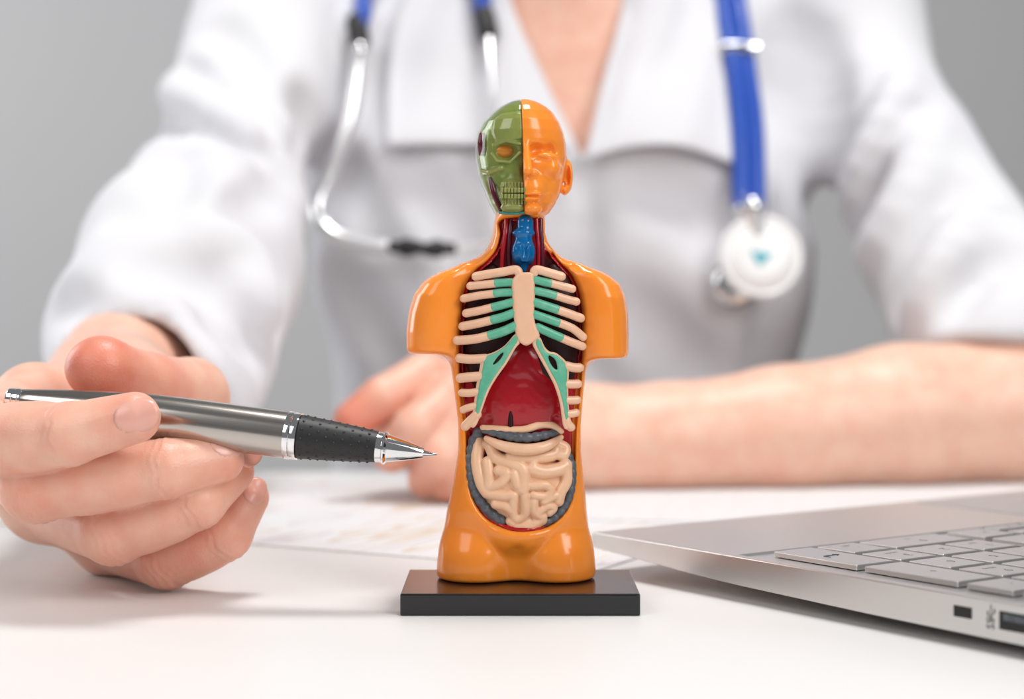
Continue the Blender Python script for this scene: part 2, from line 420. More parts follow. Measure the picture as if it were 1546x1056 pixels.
mk('cavity_lining', *sdf_mesh(f_lining, (-0.018, 0.510, 0.018), (0.024, 0.528, 0.116), 0.00046, slack=2.2), 'deep_red', toy, label='dark red inner lining of the open chest')

def Z1(x, y): return 690+x/3.64, 130+y/3.64
def Z2(x, y): return 590+x/3.772, 380+y/3.772
def Z3(x, y): return 590+x/3.0175, 600+y/3.0175

# organs behind the ribs
def f_lung(s):
    c = W(738 if s < 0 else 838, 500, .522)
    def f(p):
        q = p.copy(); d = ell(q, c, (0.0075, 0.0060, 0.0200))
        return smax(d, 0.0009+cavity(p)*1.0, 0.001)
    return f
for s in (-1, 1):
    mk('lung', *sdf_mesh(f_lung(s), W(733 if s < 0 else 843, 500, .522)-np.array([.010, .008, .022]), W(733 if s < 0 else 843, 500, .522)+np.array([.010, .008, .022]), 0.0004, slack=2.5), 'lung_dark', toy, label='dark speckled lung')
def f_liver(p):
    d = smin(ell(p, W(768, 606, .5225), (0.0100, 0.0055, 0.0135)), ell(p, W(815, 606, .5225), (0.0100, 0.0055, 0.0135)), 0.0022)
    d = smin(d, cone(p, W(791, 560, .5185), W(790, 625, .5185), .0007, .0009), .0012)
    d = smin(d, ell(p, W(790, 548, .522), (0.0065, 0.005, 0.008)), 0.002)
    for k, x in enumerate((840, 737)):
        d = smax(d, -cone(p, W(x, 634, .518), W(x, 655, .516), .0010, .0014), .001)
    rip = 0.00005*np.sin(p[:, 2]*2100+2*np.cos(p[:, 0]*700)+900*p[:, 0])*np.exp(-((p[:, 2]-sz_(575))/0.005)**2)
    return smax(d+rip, 0.0008+cavity(p), 0.001)
mk('liver', *sdf_mesh(f_liver, W(710, 660, .53)-np.array([.001, .02, 0]), W(872, 520, .53)+np.array([.001, 0, .003]), 0.0003, slack=2.5), 'bright_red', toy, label='glossy red liver dome')

mk('dark_slot', *tube([z2q for z2q in (W(771, 622, .5178), W(771, 636, .5176), W(771, 650, .5174))], .0008, 10), 'lung_dark', toy)  # added dark tube, its colour stands for the shade of a slot in the liver

# neck: blue larynx, red vessels
def z1p(x, y, Y): return W(*Z1(x, y), Y)
U1 = 0.518/FPX/3.64
def f_lar(p):
    d = cone(p, z1p(375, 748, .5195), z1p(375, 785, .5195), 44*U1, 44*U1)
    d = smin(d, ell(p, z1p(366, 808, .5190), (63*U1, 50*U1, 22*U1)), .0006)
    d = smin(d, cone(p, z1p(366, 815, .5190), z1p(366, 860, .5190), 48*U1, 46*U1), .0006)
    d = smin(d, ell(p, z1p(338, 915, .5188), (38*U1, 48*U1, 70*U1)), .0006)
    d = smin(d, ell(p, z1p(394, 915, .5188), (36*U1, 48*U1, 70*U1)), .0005)
    d = smin(d, cone(p, z1p(366, 940, .5188), z1p(366, 1005, .5193), 38*U1, 20*U1), .0006)
    d = smin(d, cone(p, z1p(345, 880, .5165), z1p(362, 960, .5167), 8*U1, 8*U1), .0008)
    d = smin(d, cone(p, z1p(400, 880, .5165), z1p(380, 960, .5167), 8*U1, 8*U1), .0008)
    return d
mk('larynx', *sdf_mesh(f_lar, z1p(270, 1050, .525)-np.array([0, .012, 0]), z1p(460, 690, .525), 0.00016), 'blue_larynx', toy, label='glossy blue larynx and windpipe')
for xs in ((272, 268, 252, 245), (300, 292, 285, 290), (437, 440, 448, 445), (460, 462, 468, 472)):
    mk('blood_vessel', *tube([z1p(xs[0], 735, .5215), z1p(xs[1], 800, .5205), z1p(xs[2], 900, .5200), z1p(xs[3], 1010, .5200)], 13*U1, 10), 'bright_red' if xs[0] in (272, 437) else 'maroon', toy)

# sternum, ribs, cartilage
def rib_y(x):
    t = (x-sx_(792, .513))/0.0185
    return 0.5118+0.0045*np.abs(t)**2.2
def z2p(x, y, out=0.0):
    p = W(*Z2(x, y), .513); p[1] = rib_y(p[0])-out; return p
U2 = .513/FPX/3.772
def plate(poly, thick, out, rnd=0.0004, n=3, hole=None):
    V = sm_poly([(z2p(a, b)[0], z2p(a, b)[2]) for a, b in poly], n)
    H = sm_poly([(z2p(a, b)[0], z2p(a, b)[2]) for a, b in hole], n) if hole else None
    def f(p):
        d2 = poly2(p[:, 0], p[:, 2], V)
        if H is not None: d2 = np.maximum(d2, -poly2(p[:, 0], p[:, 2], H))
        return smax(d2, np.abs(p[:, 1]-rib_y(p[:, 0])+out)-thick, 2.2*rnd)
    lo = (V[:, 0].min()-.001, .508, V[:, 1].min()-.001); hi = (V[:, 0].max()+.001, .524, V[:, 1].max()+.001)
    return sdf_mesh(f, lo, hi, .00018, slack=2.0)
mk('sternum', *plate([(725, 122), (768, 117), (806, 120), (816, 132), (822, 240), (818, 380), (838, 440), (848, 488), (805, 522), (770, 537), (738, 520), (712, 480), (702, 400), (694, 330), (690, 250), (686, 185), (690, 160)], .0009, .0004, .0006), 'bone', toy, label='cream breastbone plate')
ribsL = [([(485, 142), (560, 128), (640, 116), (712, 104), (728, 122)], 22, None), ([(452, 196), (530, 188), (605, 181)], 20, [(600, 181), (650, 177), (700, 176)]), ([(414, 268), (500, 251), (598, 239)], 20, [(594, 239), (640, 234), (700, 232)]),
         ([(428, 352), (510, 336), (588, 316)], 21, [(584, 317), (640, 303), (705, 285)]), ([(408, 427), (500, 409), (585, 388)], 22, [(580, 389), (640, 373), (710, 345)]), ([(376, 508), (480, 499), (570, 477)], 23, [(564, 478), (640, 455), (715, 420)]),
         ([(390, 610), (450, 615), (540, 610)], 23, None), ([(396, 724), (450, 717), (515, 712)], 24, None), ([(405, 808), (450, 808), (500, 800)], 20, None), ([(412, 905), (440, 893), (490, 880)], 19, None), ([(424, 998), (450, 970), (490, 930)], 24, None)]
ribsR = [([(1000-28, 142), (900, 121), (830, 104), (815, 122)], 22, None), ([(1034, 213), (970, 196), (900, 179)], 20, [(906, 181), (870, 173), (815, 160)]), ([(1058, 286), (1000, 271), (928, 248)], 20, [(934, 250), (880, 236), (815, 222)]),
         ([(1082, 380), (1020, 356), (938, 328)], 22, [(945, 330), (880, 309), (815, 288)]), ([(1096, 488), (1035, 438), (945, 402)], 21, [(952, 405), (890, 383), (818, 358)]), ([(1092, 541), (1030, 517), (962, 488)], 21, [(970, 491), (910, 465), (838, 432)]),
         ([(1076, 664), (1040, 662), (1000, 652)], 23, None), ([(1066, 756), (1035, 757), (1000, 755)], 22, None), ([(1062, 848), (1035, 849), (1000, 848)], 21, None), ([(1056, 921), (1030, 926), (1000, 926)], 20, None), ([(1026, 1002), (1010, 985), (1000, 960)], 22, None)]
for pts, r, car in ribsL+ribsR:
    mk('rib', *tube([z2p(*q) for q in pts], r*1.17*U2, 12, flat=((0, 1, 0), .8)), 'bone', toy)
    if car: mk('costal_cartilage', *tube([z2p(*q) for q in car], (r*1.17+0.6)*U2, 12, flat=((0, 1, 0), .82)), 'cartilage', toy, label='green painted rib cartilage')
cl = [(716, 462), (650, 532), (590, 570), (530, 592), (514, 620), (500, 690), (486, 760), (474, 850), (462, 930), (440, 985), (470, 1008), (496, 975), (520, 905), (560, 795), (610, 710), (660, 640), (712, 550), (738, 516)]
hl = [(582, 642), (610, 600), (640, 574), (632, 600), (604, 632)]
mk('cartilage_backing', *plate(cl, .0008, 0, .0005, hole=hl), 'bone', toy)
gl_ = [(712, 474), (652, 538), (594, 576), (536, 600), (526, 640), (514, 700), (500, 770), (486, 860), (480, 930), (490, 950), (508, 905), (548, 792), (598, 705), (648, 634), (700, 545), (722, 512)]
mk('costal_cartilage', *plate(gl_, .0005, .0006, .0003, hole=hl), 'cartilage', toy, label='broad green cartilage arch')
cr = [(812, 498), (848, 484), (876, 540), (905, 568), (945, 578), (1004, 632), (1016, 680), (1012, 760), (1014, 860), (1020, 930), (1034, 1002), (1000, 1016), (978, 985), (962, 870), (932, 770), (892, 690), (842, 600), (806, 530)]
hr = [(900, 592), (930, 610), (944, 640), (946, 672), (922, 655), (902, 620)]
mk('cartilage_backing', *plate(cr, .0008, 0, .0005, hole=hr), 'bone', toy)
gr = [(826, 506), (848, 500), (872, 552), (902, 580), (942, 588), (996, 640), (1006, 690), (1003, 760), (1006, 850), (1012, 930), (1008, 975), (994, 955), (978, 865), (950, 765), (912, 692), (866, 606), (830, 540)]
mk('costal_cartilage', *plate(gr, .0005, .0006, .0003, hole=hr), 'cartilage', toy, label='broad green cartilage arch')

# bowels
def z3p(x, y, Y): return W(*Z3(x, y), Y)
U3 = .515/FPX/3.0175
worms = [([(402, 215), (392, 300), (412, 395), (440, 440)], 27), ([(455, 235), (485, 282), (560, 308), (602, 335), (606, 400), (600, 425)], 27), ([(440, 300), (448, 360), (450, 415), (500, 395), (528, 352), (492, 338)], 23), ([(560, 352), (578, 405)], 20),
         ([(550, 272), (650, 278), (735, 270), (752, 250)], 26), ([(645, 332), (700, 345), (770, 335), (798, 318)], 29), ([(765, 222), (798, 240), (792, 272), (764, 268)], 22), ([(802, 330), (802, 390), (775, 440), (765, 480)], 24),
         ([(645, 408), (705, 404), (730, 430), (705, 456), (650, 450)], 19), ([(455, 448), (520, 455), (546, 448)], 23), ([(478, 492), (520, 500), (546, 518)], 22), ([(562, 452), (556, 520), (562, 556)], 19), ([(612, 452), (612, 536), (575, 566)], 19),
         ([(548, 572), (582, 592), (640, 588), (690, 566)], 23), ([(652, 480), (656, 530), (692, 552)], 20), ([(682, 525), (712, 502), (742, 512), (724, 532)], 18), ([(700, 478), (750, 455)], 19), ([(470, 255), (440, 220)], 20), ([(650, 300), (652, 310)], 15)]
def bow_y(x, z):
    return 0.5150+0.0042*np.clip(((x-z3p(600, 0, .515)[0])/(225*U3))**2+((z-z3p(0, 400, .515)[2])/(235*U3))**2, 0, 1.4)
WT = []
for pts, r in worms:
    q = sm_poly(np.array([z3p(a, b, .515) for a, b in pts]), 4, False)
    q[:, 1] = bow_y(q[:, 0], q[:, 2])+r*U3*.8; WT.append((q, r*1.12*U3))
def f_bow(p):
    d = ell(p, z3p(598, 395, .5235), (206*U3, .0074, 198*U3))
    d = smin(d, ell(p, z3p(605, 560, .522), (75*U3, .0048, 48*U3)), .001)
    for q, r in WT:
        e = None; m_ = ((p > q.min(0)-r-.003) & (p < q.max(0)+r+.003)).all(1)
        if not m_.any(): continue
        for a, b in zip(q[:-1], q[1:]):
            c = cone(p[m_], a, b, r, r); e = c if e is None else np.minimum(e, c)
        d[m_] = smin(d[m_], e, 0.0004)
    return d
mk('small_intestine', *sdf_mesh(f_bow, z3p(350, 640, .53)-np.array([0, .02, 0]), z3p(850, 165, .53), .0002, slack=1.8), 'gut', toy, label='cream coiled small intestine')
def z3c(pts, dy=0.0): 
    out = []
    for a, b in pts:
        p = z3p(a, b, .517); p[1] = bow_y(p[0], p[2])+dy; out.append(p)
    return out
mk('colon', *tube(z3c([(398, 170), (374, 215), (364, 290), (370, 380), (396, 460), (445, 525), (505, 570)], .0014), 25*U3, 14, sub=14, mod=(.24, .0026)), 'colon_grey', toy, label='dark grey ascending colon')
mk('colon', *tube(z3c([(812, 280), (826, 320), (826, 390), (812, 460), (780, 520), (738, 560), (690, 580)], .0014), 21*U3, 14, sub=14, mod=(.24, .0024)), 'colon_grey', toy, label='dark grey descending colon')
mk('colon', *tube(z3c([(425, 152), (490, 168), (560, 180), (630, 184), (700, 174), (765, 158)], -.0022), [14*U3, 19*U3, 22*U3, 22*U3, 20*U3, 14*U3], 14, sub=14, mod=(.22, .0026)), 'colon_grey', toy, label='dark grey transverse colon')
mk('stomach_edge', *tube(z3c([(418, 140), (480, 146), (560, 150), (620, 146), (680, 128), (735, 130), (778, 158)], -.0026), [13*U3, 17*U3, 17*U3, 18*U3, 19*U3, 17*U3, 12*U3], 12), 'gut', toy)
mk('stomach', *tube(z3c([(436, 190), (490, 215), (560, 232), (630, 236), (710, 222), (775, 186)], -.0018), [14*U3, 22*U3, 27*U3, 27*U3, 24*U3, 14*U3], 14, sub=8), 'gut', toy, label='cream crescent shaped stomach')

# head
HD = rows([(150.5, 785, 795, .527, .533), (152, 778, 803, .524, .536), (154, 772, 810, .5222, .538), (157, 763, 817, .5205, .540), (163, 752, 827, .518, .5425), (171, 742, 836, .5165, .544), (185, 728, 845, .515, .546), (200, 720, 851, .5145, .547),
           (215, 717, 854.5, .5145, .547), (240, 717, 856, .515, .546), (267, 722, 852.5, .515, .544), (295, 733, 845, .515, .541), (309, 739, 838, .5155, .539), (322, 746, 829, .5175, .5375), (329, 753, 819, .5195, .537), (334, 768, 806, .524, .534)])
U1 = .516/FPX/3.64
def x0(p): return np.interp(p[:, 2], [sz_(330), sz_(150)], [sx_(792, .516), sx_(787, .52)])
def h1(x, y, Y): return W(*Z1(x, y), Y)
def f_face(p):
    d = loft(p, HD, 2.15)
    d = smax(d, -ell(p, h1(456, 348, .5128), (88*U1, .0052, 50*U1)), .0008)
    d = smax(d, -ell(p, h1(528, 352, .5165), (52*U1, .0040, 46*U1)), .0010)
    d = smin(d, ell(p, h1(476, 386, .5186), (64*U1, .0032, 25*U1)), .0005)
    d = smax(d, -cone(p, h1(432, 406, .5156), h1(518, 404, .5160), 4*U1, 4*U1), .0005)
    d = smin(d, cone(p, h1(378, 312, .5155), h1(386, 462, .5120), 17*U1, 29*U1), .0010)
    d = smin(d, ell(p, h1(418, 480, .5142), (24*U1, .0018, 20*U1)), .0006)
    d = smin(d, ell(p, h1(405, 565, .5165), (74*U1, .0034, 72*U1)), .002)
    d = smin(d, ell(p, h1(408, 592, .5142), (54*U1, .0021, 13*U1)), .0004)
    d = smin(d, ell(p, h1(408, 622, .5143), (50*U1, .0022, 15*U1)), .0004)
    d = smax(d, -cone(p, h1(380, 606, .5115), h1(462, 604, .5136), 5*U1, 4*U1), .0005)
    d = smax(d, -cone(p, h1(390, 646, .5120), h1(440, 646, .5135), 8*U1, 6*U1), .0012)
    d = smin(d, ell(p, h1(412, 676, .5160), (56*U1, .0034, 36*U1)), .0012)
    d = smin(d, ell(p, h1(520, 452, .5195), (44*U1, .0036, 42*U1)), .0025)
    ear = ell(p, h1(612, 495, .5315), (26*U1, .0030, 90*U1))
    ear = smax(ear, -ell(p, h1(608, 495, .5285), (15*U1, .0022, 58*U1)), .0005)
    ear = smin(ear, ell(p, h1(590, 575, .5305), (20*U1, .0022, 26*U1)), .0008)
    d = smin(d, ear, .0008)
    return d
def f_face_half(p): return smax(f_face(p), x0(p)-p[:, 0], .0004)
mk('face_half', *sdf_mesh(f_face_half, (sx_(780), .506, sz_(338)), (sx_(874), .5505, sz_(146)), .00022, slack=2.6), 'orange', toy, label='orange plastic face half with closed eye and ear')
def f_skull(p):
    d = loft(p, HD, 2.15)+.0008
    V = [(h1(a, b, .516)[0], h1(a, b, .516)[2]) for a, b in ((200, 180), (240, 150), (330, 140), (370, 150), (370, 285), (300, 300), (215, 300), (195, 250))]
    d = d-.0005*np.clip(.5-poly2(p[:, 0], p[:, 2], V)/.0006, 0, 1)*(p[:, 1] < .53)
    d = smax(d, -ell(p, h1(264, 356, .5145), (72*U1, .0052, 52*U1)), .0007)
    d = smin(d, chain(p, [(h1(192, 370, .5185), 8*U1), (h1(222, 412, .5168), 8*U1), (h1(290, 418, .5158), 8*U1), (h1(345, 365, .5150), 9*U1)], .0003), .0004)
    d = smin(d, chain(p, [(h1(200, 325, .5182), 8*U1), (h1(270, 300, .5162), 9*U1), (h1(345, 318, .5150), 9*U1)], .0003), .0005)
    d = smax(d, -ell(p, h1(362, 462, .5140), (20*U1, .0036, 56*U1)), .0007)
    d = smax(d, -ell(p, h1(140, 610, .5185), (96*U1, .0085, 100*U1)), .0008)
    d = smax(d, -ell(p, h1(252, 478, .5145), (40*U1, .0030, 28*U1)), .0007)
    d = smin(d, chain(p, [(h1(132, 462, .5225), 10*U1), (h1(180, 474, .5192), 12*U1), (h1(235, 452, .5172), 12*U1)], .0004), .0012)
    d = smin(d, ell(p, h1(315, 590, .5170), (76*U1, .0026, 86*U1)), .001)
    d = smin(d, ell(p, h1(310, 668, .5172), (72*U1, .0026, 28*U1)), .001)
    d = smax(d, -ell(p, h1(128, 322, .5205), (24*U1, .003, 58*U1)), .001)
    return smax(d, p[:, 0]-x0(p)+.0001, .0003)
sk = mk('skull_half', *sdf_mesh(f_skull, (sx_(712), .506, sz_(338)), (sx_(800), .5505, sz_(146)), .00022, slack=2.6), 'skull_green', toy, label='olive green skull half')
tp = []
for row, y, hh in ((0, 573, 14), (1, 606, 13)):
    for k in range(8):
        x = 248+k*18.2; c = h1(x, y, .5139+.0009*((370-x)/120)**2)
        vs, fs = bbox_bm(15.5*U1, .0012, 2*hh*U1, .00022, 2); tp.append(([v+c for v in vs], fs))
        c2 = h1(x, y-28 if row == 0 else y+27, .5145+.0009*((370-x)/120)**2)
        tp.append(tube([c2-np.array([0, 0, 12*U1]), c2+np.array([0, 0, 12*U1])], 6*U1, 8, 2))
tt = mk('teeth', *join(tp), 'skull_green', sk)
mk('eyeball', *sdf_mesh(lambda p: ell(p, h1(266, 357, .5203), (72*U1, .0025, 52*U1)), h1(200, 420, .53)-np.array([0, .02, 0]), h1(340, 300, .53), .0002), 'orange', sk, label='orange inside of the eye socket')
mk('cheek', *tube([h1(222, 488, .5196), h1(255, 472, .5188), h1(286, 452, .5186)], [14*U1, 24*U1, 14*U1], 10), 'orange', sk)
mk('jaw_refraction', *tube([h1(186, 515, .5205), h1(205, 590, .5195), h1(238, 678, .5190)], [17*U1, 19*U1, 12*U1], 12), 'maroon', sk, label='maroon stand-in for refracted red at the jaw')  # added maroon tube, imitates red refracted by the clear shell along the jaw
mk('temple_refraction', *tube([h1(135, 272, .5230), h1(132, 320, .5225), h1(133, 370, .5230)], [18*U1, 22*U1, 16*U1], 12), 'maroon', sk, label='maroon stand-in for refracted red at the temple')  # refraction at the temple put in as a maroon tube
mk('jaw_rim', *tube([h1(235, 696, .5185), h1(300, 700, .5170), h1(366, 694, .5165)], [8*U1, 9*U1, 8*U1], 10), 'teal', sk)
def f_clear(p):
    d = loft(p, HD, 2.15)
    return np.maximum(np.maximum(d, -(d+.0007)), p[:, 0]-x0(p)+.00015)
mk('clear_head_half', *sdf_mesh(f_clear, (sx_(712), .506, sz_(338)), (sx_(800), .5505, sz_(146)), .00024, slack=2.6), 'clear_shell', toy, label='clear plastic shell over the skull half')

# ================================================================== pen
CAPP, TIP = W(12, 601, .520), W(658, 687, .508)
PX = np.linalg.norm(TIP-CAPP)/math.hypot(646, 86)      # metres per photo pixel along the pen
ax = (TIP-CAPP)/np.linalg.norm(TIP-CAPP)
pen = thing('ballpoint_pen', 'brushed steel ballpoint pen with black dotted grip held by hand', 'pen', tuple(CAPP))
pen_rot = Vector((1, 0, 0)).rotation_difference(Vector(ax))
def pl(name, prof, m, parent=pen, label=None, extra=None, seg=56):
    vs, fs = lathe([(d*PX, r*PX) for d, r in prof], (0, 0, 0), (1, 0, 0), seg)
    if extra: vs, fs = join([(vs, fs)]+extra)
    o = mk(name, [np.array(v)+CAPP for v in vs], fs, m, parent, label=label, sharp=.5)
    return o
S_ = math.hypot(646, 86)/646
def A(px): return (px-12)*S_
pl('barrel', [(A(35), 15.6), (A(36), 16.2), (A(60), 19), (A(85), 22), (A(110), 24.8), (A(135), 27.4), (A(160), 29.8), (A(185), 31.8), (A(210), 33.2), (A(240), 34.2), (A(280), 34.6), (A(340), 34.8), (A(437), 34.8)], 'brushed', label='brushed steel barrel')
pl('end_cap', [(A(11), 10), (A(12), 13.5), (A(14), 15), (A(20), 15.6), (A(21), 15.9), (A(22), 15.0), (A(24), 15.0), (A(25), 16), (A(30), 16.2), (A(31), 15.2), (A(33), 15.2), (A(34), 16.2), (A(35.5), 16)], 'chrome', label='chrome end cap')
pl('ring', [(A(436.5), 33.5), (A(437), 35.2), (A(438), 35.6), (A(445), 35.6), (A(445.8), 34.6), (A(447), 34.6), (A(448), 35), (A(455.5), 34.6), (A(456), 32)], 'chrome', label='chrome ring above the grip')
bumps = []
for i in range(9):
    for k in range(14):
        d = A(463)+i*(A(566)-A(463))/8.5; r = 32.3+(22.6-32.3)*(d-A(456))/(A(572)-A(456))
        a = 2*math.pi*(k+.5*(i % 2))/14; c = np.array([d*PX, math.cos(a)*r*PX, math.sin(a)*r*PX]); nrm = np.array([0, math.cos(a), math.sin(a)]); tg = np.array([1.0, 0, 0]); bt = np.cross(nrm, tg)
        vs = []; fs = []
        for hgt, rr in ((-.3, 2.5), (.7, 2.2), (1.5, 1.5), (1.9, .5)):
            for q in range(6):
                e = 2*math.pi*q/6; vs.append(c+(nrm*hgt+tg*rr*math.cos(e)+bt*rr*math.sin(e))*PX)
        for q in range(3):
            for e in range(6): fs.append((q*6+e, q*6+(e+1) % 6, q*6+6+(e+1) % 6, q*6+6+e))
        fs.append(tuple(range(18, 24))); bumps.append((vs, fs))
gp = pl('grip', [(A(456), 31.5), (A(457), 32.6), (A(500), 29.5), (A(540), 26), (A(571), 22.8), (A(572), 22)], 'rubber', label='black rubber grip')
go = mk('grip_dot', *[([np.array(v)+CAPP for v in x[0]], x[1]) for x in [join(bumps)]][0], 'rubber', gp); go['kind'] = 'stuff'
pl('nose_cone', [(A(571), 21.5), (A(571.5), 22.6), (A(579), 21.8), (A(580), 22), (A(581.5), 24), (A(584), 24.2), (A(586), 22), (A(587), 20.6), (A(600), 17.6), (A(620), 12.8), (A(639), 7.8), (A(640), 7.2)], 'chrome', label='chrome nose cone')
pl('tip', [(A(639), 5.0), (A(648), 3.4), (A(655), 2.0), (A(658), 1.9), (A(659.5), .8)], 'chrome')
for ch in list(pen.children):
    pass
pen.rotation_mode = 'QUATERNION'; pen.rotation_quaternion = pen_rot

# ================================================================== laptop
LC = np.array([0.0258, 0.580]); LA = math.atan2(-.582, -.813)
lap = thing('laptop', 'open silver laptop with number pad beside the orange model', 'laptop', (LC[0], LC[1], 0))
lap.rotation_euler = (0, 0, LA); LO = np.array([LC[0], LC[1], 0.0])
LW, LD, HT, HK = .360, .236, .0132, .0125
def lk(name, vs, fs, m, parent=lap, smooth=False, label=None): return mk(name, [np.array(v)+LO for v in vs], fs, m, parent, smooth, label)
def lprof(step):
    zk = HK if step else HT
    return [(0.0012, .0080), (0.0004, .0090), (0.0, .0105), (0.0, .0122), (0.0005, .0129), (0.0014, HT), (.0664, HT), (.0670, zk), (.1900, zk), (.1906, HT), (LD-.002, HT), (LD, HT-.002), (LD, .0045), (LD-.003, .003), (.17, .0032), (.12, .0037), (.07, .0047), (.045, .0057), (.02, .0071)]
prof = lprof(False)
us = [(0, .0004, 0), (-.00012, .00012, 0), (-.0004, 0, 0), (-.0026, 0, 0), (-.0030, 0, 1), (-LW+.0030, 0, 1), (-LW+.0026, 0, 0), (-LW+.0004, 0, 0), (-LW+.00012, .00012, 0), (-LW, .0004, 0)]; vs = []; fs = []
for u, ins, st_ in us:
    for v, z in lprof(st_):
        zz = z-ins if z > .0115 else (z+ins*.5 if z < .009 else z)
        vs.append((u, v, zz))
n = len(prof)
for i in range(len(us)-1):
    for k in range(n):
        a = i*n+k; b_ = i*n+(k+1) % n; fs.append((a, a+n, b_+n, b_))
fs.append(tuple(range(n))); fs.append(tuple(range(len(us)*n-1, (len(us)-1)*n-1, -1)))
lb = lk('laptop_base', vs, fs, 'alu', label='silver aluminium laptop base')
lk('touchpad', *box(-.205, .034, HT+.0001, .112, .058, .0004, .0001), 'key_alu', label='large touchpad')
for fx in (-.04, -.32):
    for fy in (.1, .215): lk('rubber_foot', *box(fx, fy, .00152, .03, .008, .00304, .0006), 'rubber')
# side ports: thin black plates, the shade of the hollows put into their colour
def port(name, v0, v1, z0, z1):
    cy, cz = (v0+v1)/2, (z0+z1)/2
    return lk(name, *box(.00005, cy, cz, .0003, v1-v0, z1-z0, .0001), 'port_black', lb)
def side_v(px):
    # distance along the side from the front corner for the side point seen at px
    t = (px-773)/FPX
    return (t*LC[1]-LC[0])/(.582+t*.813)
def side_z(px, py): 
    Y = LC[1]-.813*side_v(px); return CAMH-(py-HOR)*Y/FPX
port('lock_slot', side_v(1440), side_v(1467), side_z(1453, 933), side_z(1453, 916))
u0, u1 = side_v(1509), side_v(1509)+.0135
us_ = port('usb_port', u0, u1, side_z(1512, 951), side_z(1512, 923))
zt = side_z(1512, 935)
lk('usb_tongue', *box(.0003, (u0+u1)/2, zt+.0006, .0006, u1-u0-.003, .0016, .0001), 'colon_grey', lb)

KEYTXT = {}
def text_mesh(s, size):
    if (s, size) in KEYTXT: return KEYTXT[(s, size)]
    c = bpy.data.curves.new('legend', 'FONT'); c.body = s; c.size = size; c.align_x = 'CENTER'; c.align_y = 'CENTER'; c.resolution_u = 2
    o = bpy.data.objects.new('legend', c); COL.objects.link(o)
    dg = bpy.context.evaluated_depsgraph_get(); me = bpy.data.meshes.new_from_object(o.evaluated_get(dg))
    bpy.data.objects.remove(o); me.materials.clear(); me.materials.append(MATS['legend']); KEYTXT[(s, size)] = me
    return me
KM = {}
def key(u, v, su, sv, txt, h=.0016):
    k = (round(su, 5), round(sv, 5))
    if k not in KM:
        vs, fs = bbox_bm(su, sv, h, .00028, 2); me = bpy.data.meshes.new('key'); me.from_pydata([tuple(x) for x in vs], [], fs); me.update(); me.materials.append(MATS['key_alu']); KM[k] = me
    o = bpy.data.objects.new('key', KM[k]); COL.objects.link(o); o.parent = lap
    o.location = (-(u+su/2), v+sv/2, HK+.0002+h/2)
    if txt:
        for i, t in enumerate(txt.split('|')):
            e = bpy.data.objects.new('legend', text_mesh(t, .0046 if i == 0 and len(t) < 3 else .0024)); COL.objects.link(e); e.parent = o
            e.location = ((-.0015 if len(t) < 3 else 0), (.0018 if '|' in txt and i == 0 else (-.003 if i else 0)), h/2+.00003)
KP, G = .0180, .0029; K = KP-G; U0, V0 = .0107, .0732
def slot(c, r, cw, ch, txt): key(U0+c*KP, V0+r*KP, cw*KP-G, ch*KP-G, txt)
slot(0, 0, 1, 2, '')
lk('enter_mark', *join([tube([(-U0-.0045, V0+.0185, HK+.00182), (-U0-.0045, V0+.0160, HK+.00182)], .00022, 6, 1, smooth=False), tube([(-U0-.0045, V0+.0160, HK+.00182), (-U0-.0105, V0+.0160, HK+.00182)], .00022, 6, 1, smooth=False), tube([(-U0-.0090, V0+.0170, HK+.00182), (-U0-.0105, V0+.0160, HK+.00182), (-U0-.0090, V0+.0150, HK+.00182)], .00022, 6, 1, smooth=False)]), 'legend'); slot(0, 2, 1, 2, '+'); slot(0, 4, 1, 1, '-')
slot(1, 0, 1, 1, '.|del'); slot(2, 0, 2, 1, '0|ins')
for r, names in ((1, ('3|pg dn', '2', '1|end')), (2, ('6', '5', '4')), (3, ('9|pg up', '8', '7|home')), (4, ('*', '/', 'num lk'))):
    for c, t in enumerate(names): slot(1+c, r, 1, 1, t)
for c in range(4): slot(c, 5, 1, .62, '')
M0 = U0+4*KP+.004
def mkey(a, r, cw, txt, rh=1, dr=0): key(M0+a*KP, V0+(r+dr)*KP, cw*KP-G, rh*KP-G, txt)
mkey(0, 0, 1, '>'); mkey(1, 0, 1, 'v', .48); mkey(1, 0, 1, '^', .48, .52); mkey(2, 0, 1, '<')
a = 3
for cw, t in ((1, 'ctrl'), (1, 'alt'), (5, ''), (1, 'alt'), (1, ''), (1, 'fn'), (1.1, 'ctrl')): mkey(a, 0, cw, t); a += cw
for r, first, letters, last in ((1, 2.3, '/.,MNBVCXZ', 1.8), (2, 2.0, "';LKJHGFDSA", 1.1), (3, 1.5, '][POIUYTREWQ', 0.6), (4, 1.4, '=-0987654321', .7)):
    mkey(0, r, first, ('shift', 'enter', '\\', 'back')[r-1]); a = first
    for ch in letters: mkey(a, r, 1, ch); a += 1
    mkey(a, r, 14.1-a, ('shift', 'caps', 'tab', '`')[r-1])
for c in range(14): mkey(c, 5, 1, '', .62)
